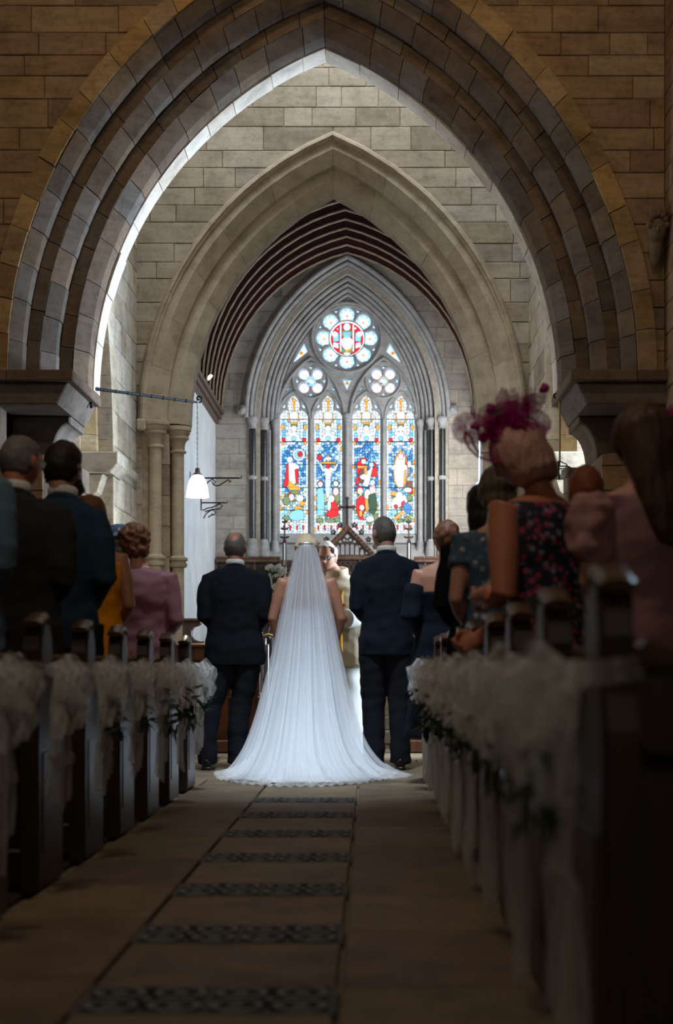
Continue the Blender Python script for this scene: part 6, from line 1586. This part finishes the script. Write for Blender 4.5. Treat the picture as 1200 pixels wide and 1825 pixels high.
br = Person('person', 'woman with long brown hair and a blush floral dress with puffed sleeves, nearest at right', 1146, 4.72, 1.55, rz=0.25, male=False, w=1.12, turn=0.25, nod=0.25, pose='clasp')
br.dress(M['floral_pink'], top=1.46, hem=0.4, flare=0.27, fold=0.006)
br.hair_mass(M['h_brown'], [((0, -0.02, 0.02), (0.102, 0.120, 0.120))], 0.006, 10, tubes=[([(0, -0.03, 0.10), (0, -0.04, 0.03), (0, -0.055, -0.06), (0.0, -0.07, -0.16), (0.005, -0.078, -0.26), (0.01, -0.075, -0.35), (0.01, -0.07, -0.40)], [(0.07, 0.075), (0.105, 0.11), (0.112, 0.09), (0.108, 0.065), (0.098, 0.05), (0.075, 0.035), (0.04, 0.02)])])
for e in (0, 1):
    sh, el, wr = br.arm_pts(e); sg = -1 if e == 0 else 1; mb = MB()
    mb.sphere(sh.lerp(el, 0.22) + Vector((sg * 0.02, 0, 0)), (0.088, 0.088, 0.110), 18, 14); mb.sphere(sh.lerp(el, 0.55) + Vector((sg * 0.01, 0, 0)), (0.078, 0.080, 0.065), 18, 12); br.put('puffed_sleeve', mb, M['blush'], 0.010, 2, 0.02, 0.006, 22)
pb = Person('person', 'dark-haired guest with a magenta fascinator, mostly hidden behind the brown-haired woman', 1215, 5.53, 1.60, male=False, w=1.05)
pb.dress(M['navydress'], top=1.47, sleeves=6); pb.hair_mass(M['h_dark'], [((0, -0.02, 0.02), (0.094, 0.112, 0.112)), ((0, -0.05, -0.07), (0.09, 0.075, 0.10))], 0.008, 18)
fascinator(pb, 2, 0.9, (0.05, 0.0, 0.115))
# ================================================================== pews with tulle bows and greenery
PEWD = [9.04 - 0.8125 * i for i in range(9)]
ordn = ['first', 'second', 'third', 'fourth', 'fifth', 'sixth', 'seventh', 'eighth', 'ninth']
def pew_proto(sg):
    """aisle end at x = 0, the bench runs towards sg * x; y = 0 at the back of the pew"""
    r = thing('pew', 'dark oak pew', 'pew'); L = 2.28 if sg < 0 else 2.05
    prof = [(0.0, 0.0), (0.40, 0.0), (0.40, 0.50), (0.37, 0.56), (0.27, 0.60), (0.225, 0.68), (0.215, 0.76), (0.225, 0.80), (0.215, 0.845), (0.185, 0.885), (0.14, 0.90), (0.085, 0.885), (0.055, 0.845), (0.045, 0.80), (0.05, 0.76), (0.02, 0.70), (0.0, 0.64)]
    mb = MB(); mb.prism(prof, 0.0, 0.062, 0.010, lambda u, w, z: (sg * w, u, z)); 
    e = mb.build('end_panel', M['pew'], r)
    mb = MB(); mb.tube([(sg * 0.031, 0.03, 0.885), (sg * 0.031, 0.135, 0.915), (sg * 0.031, 0.20, 0.885)], [(0.034, 0.012), (0.036, 0.014), (0.034, 0.012)], (1, 0, 0), 12); mb.build('end_cap', M['pew_top'], e, True)
    mb = MB(); mb.box((-sg * 0.004, 0.06, 0.12), (sg * 0.0, 0.34, 0.46), 0.003); mb.build('end_moulding', M['pew'], e)
    mb = MB(); mb.prism(prof, 0.0, 0.05, 0.008, lambda u, w, z: (sg * (L - 0.05 + w), u, z)); mb.build('end_panel', M['pew'], r)
    n = 7
    for i in range(n):
        a, b = 0.064 + (L - 0.12) * i / n, 0.064 + (L - 0.12) * (i + 1) / n - 0.003
        mb = MB(); mb.box((sg * a, 0.030, 0.14), (sg * b, 0.055, 0.74), 0.003); mb.build('back_plank', M['pew'], r)
    mb = MB(); mb.box((sg * 0.062, 0.0, 0.74), (sg * (L - 0.05), 0.075, 0.79), 0.012); mb.build('top_rail', M['pew_top'], r)
    mb = MB(); mb.box((sg * 0.062, 0.02, 0.06), (sg * (L - 0.05), 0.06, 0.14), 0.006); mb.build('bottom_rail', M['pew'], r)
    mb = MB(); mb.box((sg * 0.062, 0.056, 0.40), (sg * (L - 0.05), 0.39, 0.435), 0.010); mb.build('seat', M['pew_top'], r)
    mb = MB(); mb.box((sg * 0.064, -0.05, 0.60), (sg * (L - 0.06), 0.028, 0.622), 0.006); mb.build('book_ledge', M['pew'], r)
    mb = MB(); mb.box((sg * 1.1, 0.10, 0.0), (sg * 1.15, 0.36, 0.40), 0.006); mb.build('support', M['pew'], r)
    return r
def dup(root, loc):
    r = root.copy(); COL.objects.link(r); r.location = loc
    for c in root.children:
        k = c.copy(); COL.objects.link(k); k.parent = r
        for g in c.children:
            q = g.copy(); COL.objects.link(q); q.parent = k
    return r
XL, XR = -1.09, 0.39
for sg, X in ((-1, XL), (1, XR)):
    proto = pew_proto(sg); first = True
    for i, d in enumerate(PEWD):
        if sg < 0 and d < 3.2: continue
        o = proto if first else dup(proto, (0, 0, 0)); first = False
        o.location = (X, d, 0.0); tag(o, 'dark oak pew on the %s of the aisle, %s from the bride' % ('left' if sg < 0 else 'right', ordn[i]), 'pew', 'pews on the %s' % ('left' if sg < 0 else 'right'))

def sheet(P, Wd, nu=14, ruff=0.012, fr=3.0, seed=0.0):
    """ruffled strip of tulle along P with half-width vectors Wd"""
    P = [Vector(q) for q in P]; Wd = [Vector(q) for q in Wd]; v = []; f = []; n = len(P); nv = (n - 1) * 5
    for j in range(nv + 1):
        q = j / 5; i = min(int(q), n - 2); u = q - i; u2 = u * u * (3 - 2 * u)
        p = P[i].lerp(P[i+1], u); w = Wd[i].lerp(Wd[i+1], u2); t = (P[i+1] - P[i]).normalized(); nn = t.cross(w).normalized() if w.length > 1e-5 else Vector((0, 1, 0))
        for k in range(nu + 1):
            s_ = -1 + 2 * k / nu; a = ruff * (0.3 + 0.7 * j / nv) * (math.sin(fr * math.pi * s_ + seed + 0.3 * j) + 0.6 * noise.noise(Vector((s_ * 4 + seed, j * 0.2, seed))))
            v.append(p + w * s_ + nn * a)
    for j in range(nv):
        for k in range(nu): b = j * (nu + 1) + k; f.append((b, b + 1, b + nu + 2, b + nu + 1))
    return v, f
def puff(c, r, seed, nu=18, nv=12):
    """crumpled bow loop"""
    mb = MB(); mb.sphere(c, r, nu, nv); c = Vector(c)
    for p in mb.v:
        d = (p - c); k = 1 + 0.30 * noise.noise(d * 16 + Vector((seed, 0, 0))) + 0.16 * noise.noise(d * 34 + Vector((0, seed, 0))); p.xyz = c + d * k
    return mb
def leaf_mesh(rn, c, L, W_):
    a = rn.uniform(0, math.tau); e = rn.uniform(-1.3, 0.4); d = Vector((math.cos(a) * math.cos(e), math.sin(a) * math.cos(e), math.sin(e))); s_ = d.cross(Vector((0.2, 0.3, 1))).normalized() * W_; m_ = c + d * L * 0.45 + Vector((0, 0, 0.004)); t = c + d * L
    return [c, m_ + s_, t, m_ - s_, m_ + Vector((0, 0, 0.005))], [(0, 1, 4), (1, 2, 4), (2, 3, 4), (3, 0, 4)]
def bow(sg, X, d, idx):
    rn = random.Random(900 + idx * 3 + (0 if sg < 0 else 50)); q = -sg        # q points into the aisle
    side = 'left' if sg < 0 else 'right'; z0 = 0.735; y0 = d + 0.02
    r = thing('tulle_bow', 'sheer white tulle bow tied to the %s %s pew from the bride' % (ordn[idx], side), 'bow', (X + q * 0.012, y0, 0.0), 0, 'tulle bows on the %s pew ends' % side)
    big = 0.72 if sg < 0 else 0.90
    mb = puff((q * 0.03, 0.03, z0), (0.030, 0.030, 0.028), rn.random() * 9); mb.build('knot', M['tulle'], r, True)
    for sd, L in ((-1, 0.12 * big), (1, 0.15 * big)):
        for lay in range(2):
            h = 0.03 - 0.035 * lay + rn.uniform(-0.012, 0.012); o_ = q * (0.035 + 0.03 * lay)
            P = [(q * 0.03, 0.03, z0), (o_ + q * 0.03, 0.03 + sd * L * 0.45, z0 + h), (o_ + q * 0.055, 0.03 + sd * L * 0.95, z0 + h * 0.3 - 0.02), (o_ + q * 0.05, 0.03 + sd * L, z0 - 0.07), (o_ + q * 0.035, 0.03 + sd * L * 0.6, z0 - 0.10), (q * 0.04, 0.03, z0 - 0.02)]
            Wv = [(q * 0.008, 0, 0.012), (q * 0.036 * big, 0, 0.030 * big), (q * 0.045 * big, -sd * 0.02, 0.026 * big), (q * 0.045 * big, sd * 0.02, 0.02), (q * 0.036 * big, 0, -0.026 * big), (q * 0.008, 0, -0.012)]
            obj('bow_loop', sheet(P, Wv, 12, 0.014, 2.6, rn.random() * 6), M['tulle'], r, True)
    fl = 0.10 * big
    vf = sheet([(q * 0.03, 0.02, z0), (q * 0.08, 0.0, z0 - 0.07), (q * 0.10, -0.02, z0 - 0.15), (q * 0.085, -0.03, z0 - 0.21)], [(0.01 * q, 0.02, 0), (0.03 * q, fl * 0.8, 0.02), (0.04 * q, fl * 1.1, 0.03), (0.03 * q, fl * 1.0, 0.02)], 16, 0.022, 2.5, rn.random() * 6); obj('bow_flare', vf, M['tulle'], r, True)
    for k in range(2):
        yb = -0.02 + 0.10 * k + rn.uniform(-0.02, 0.02); zb = (rn.uniform(0.18, 0.34) if sg < 0 else rn.uniform(0.05, 0.16))
        vf = sheet([(q * 0.03, 0.03, z0 - 0.01), (q * 0.05, yb * 0.6, z0 - 0.16), (q * 0.06, yb, z0 - 0.32), (q * 0.05, yb * 1.2, (z0 + zb) / 2 - 0.05), (q * 0.045, yb * 1.3, zb)], [(0, 0.012, 0), (0.012 * q, 0.045, 0), (0.01 * q, 0.06 * big, 0), (0.01 * q, 0.07 * big, 0), (0.01 * q, 0.075 * big, 0.03 * (1 if k else -1))], 14, 0.012, 3.0, rn.random() * 6); obj('tail', vf, M['tulle'], r, True)
    # wrap round the pew end
    pts = [(q * 0.015, 0.02, z0), (-q * 0.03, -0.035, z0 + 0.005), (-q * 0.085, 0.0, z0 + 0.012), (-q * 0.082, 0.10, z0 + 0.016)]
    vf = sheet(pts, [(0, 0, 0.018), (0, 0, 0.022), (0, 0, 0.022), (0, 0, 0.018)], 8, 0.004, 2, 1.0); obj('wrap', vf, M['tulle'], r, True)
    if idx in (0, 1, 2, 3, 4) or sg > 0:
        g = thing('greenery_sprig', 'sage leaf sprig tucked into the tulle on the %s %s pew from the bride' % (ordn[idx], side), 'greenery', (X + q * 0.10, y0 + 0.03, z0 - 0.16), 0, 'greenery on the %s pew ends' % side)
        big_g = 1.5 if idx in (1, 2) else 1.0
        for k in range(3):
            mb = MB(); a = rn.uniform(0, 6); mb.tube([(0, 0, 0.03), (0.02 * math.cos(a), 0.04 * math.sin(a), -0.04), (0.03 * math.cos(a), 0.07 * math.sin(a), -0.12 * big_g)], 0.003, n=5); mb.build('stem', M['leaf2'], g)
        for k in range(30):
            c = Vector((rn.uniform(-0.03, 0.03), rn.uniform(-0.07, 0.07), rn.uniform(-0.10, 0.04))) * big_g
            mb = MB(); mb.add(*leaf_mesh(rn, c, rn.uniform(0.04, 0.075) * big_g, rn.uniform(0.008, 0.015) * big_g)); mb.build('leaf', M['leaf'] if k % 3 == 0 else M['leaf2'], g)
for i, d in enumerate(PEWD):
    if d > 3.8: bow(-1, XL, d, i)
    bow(1, XR, d, i)
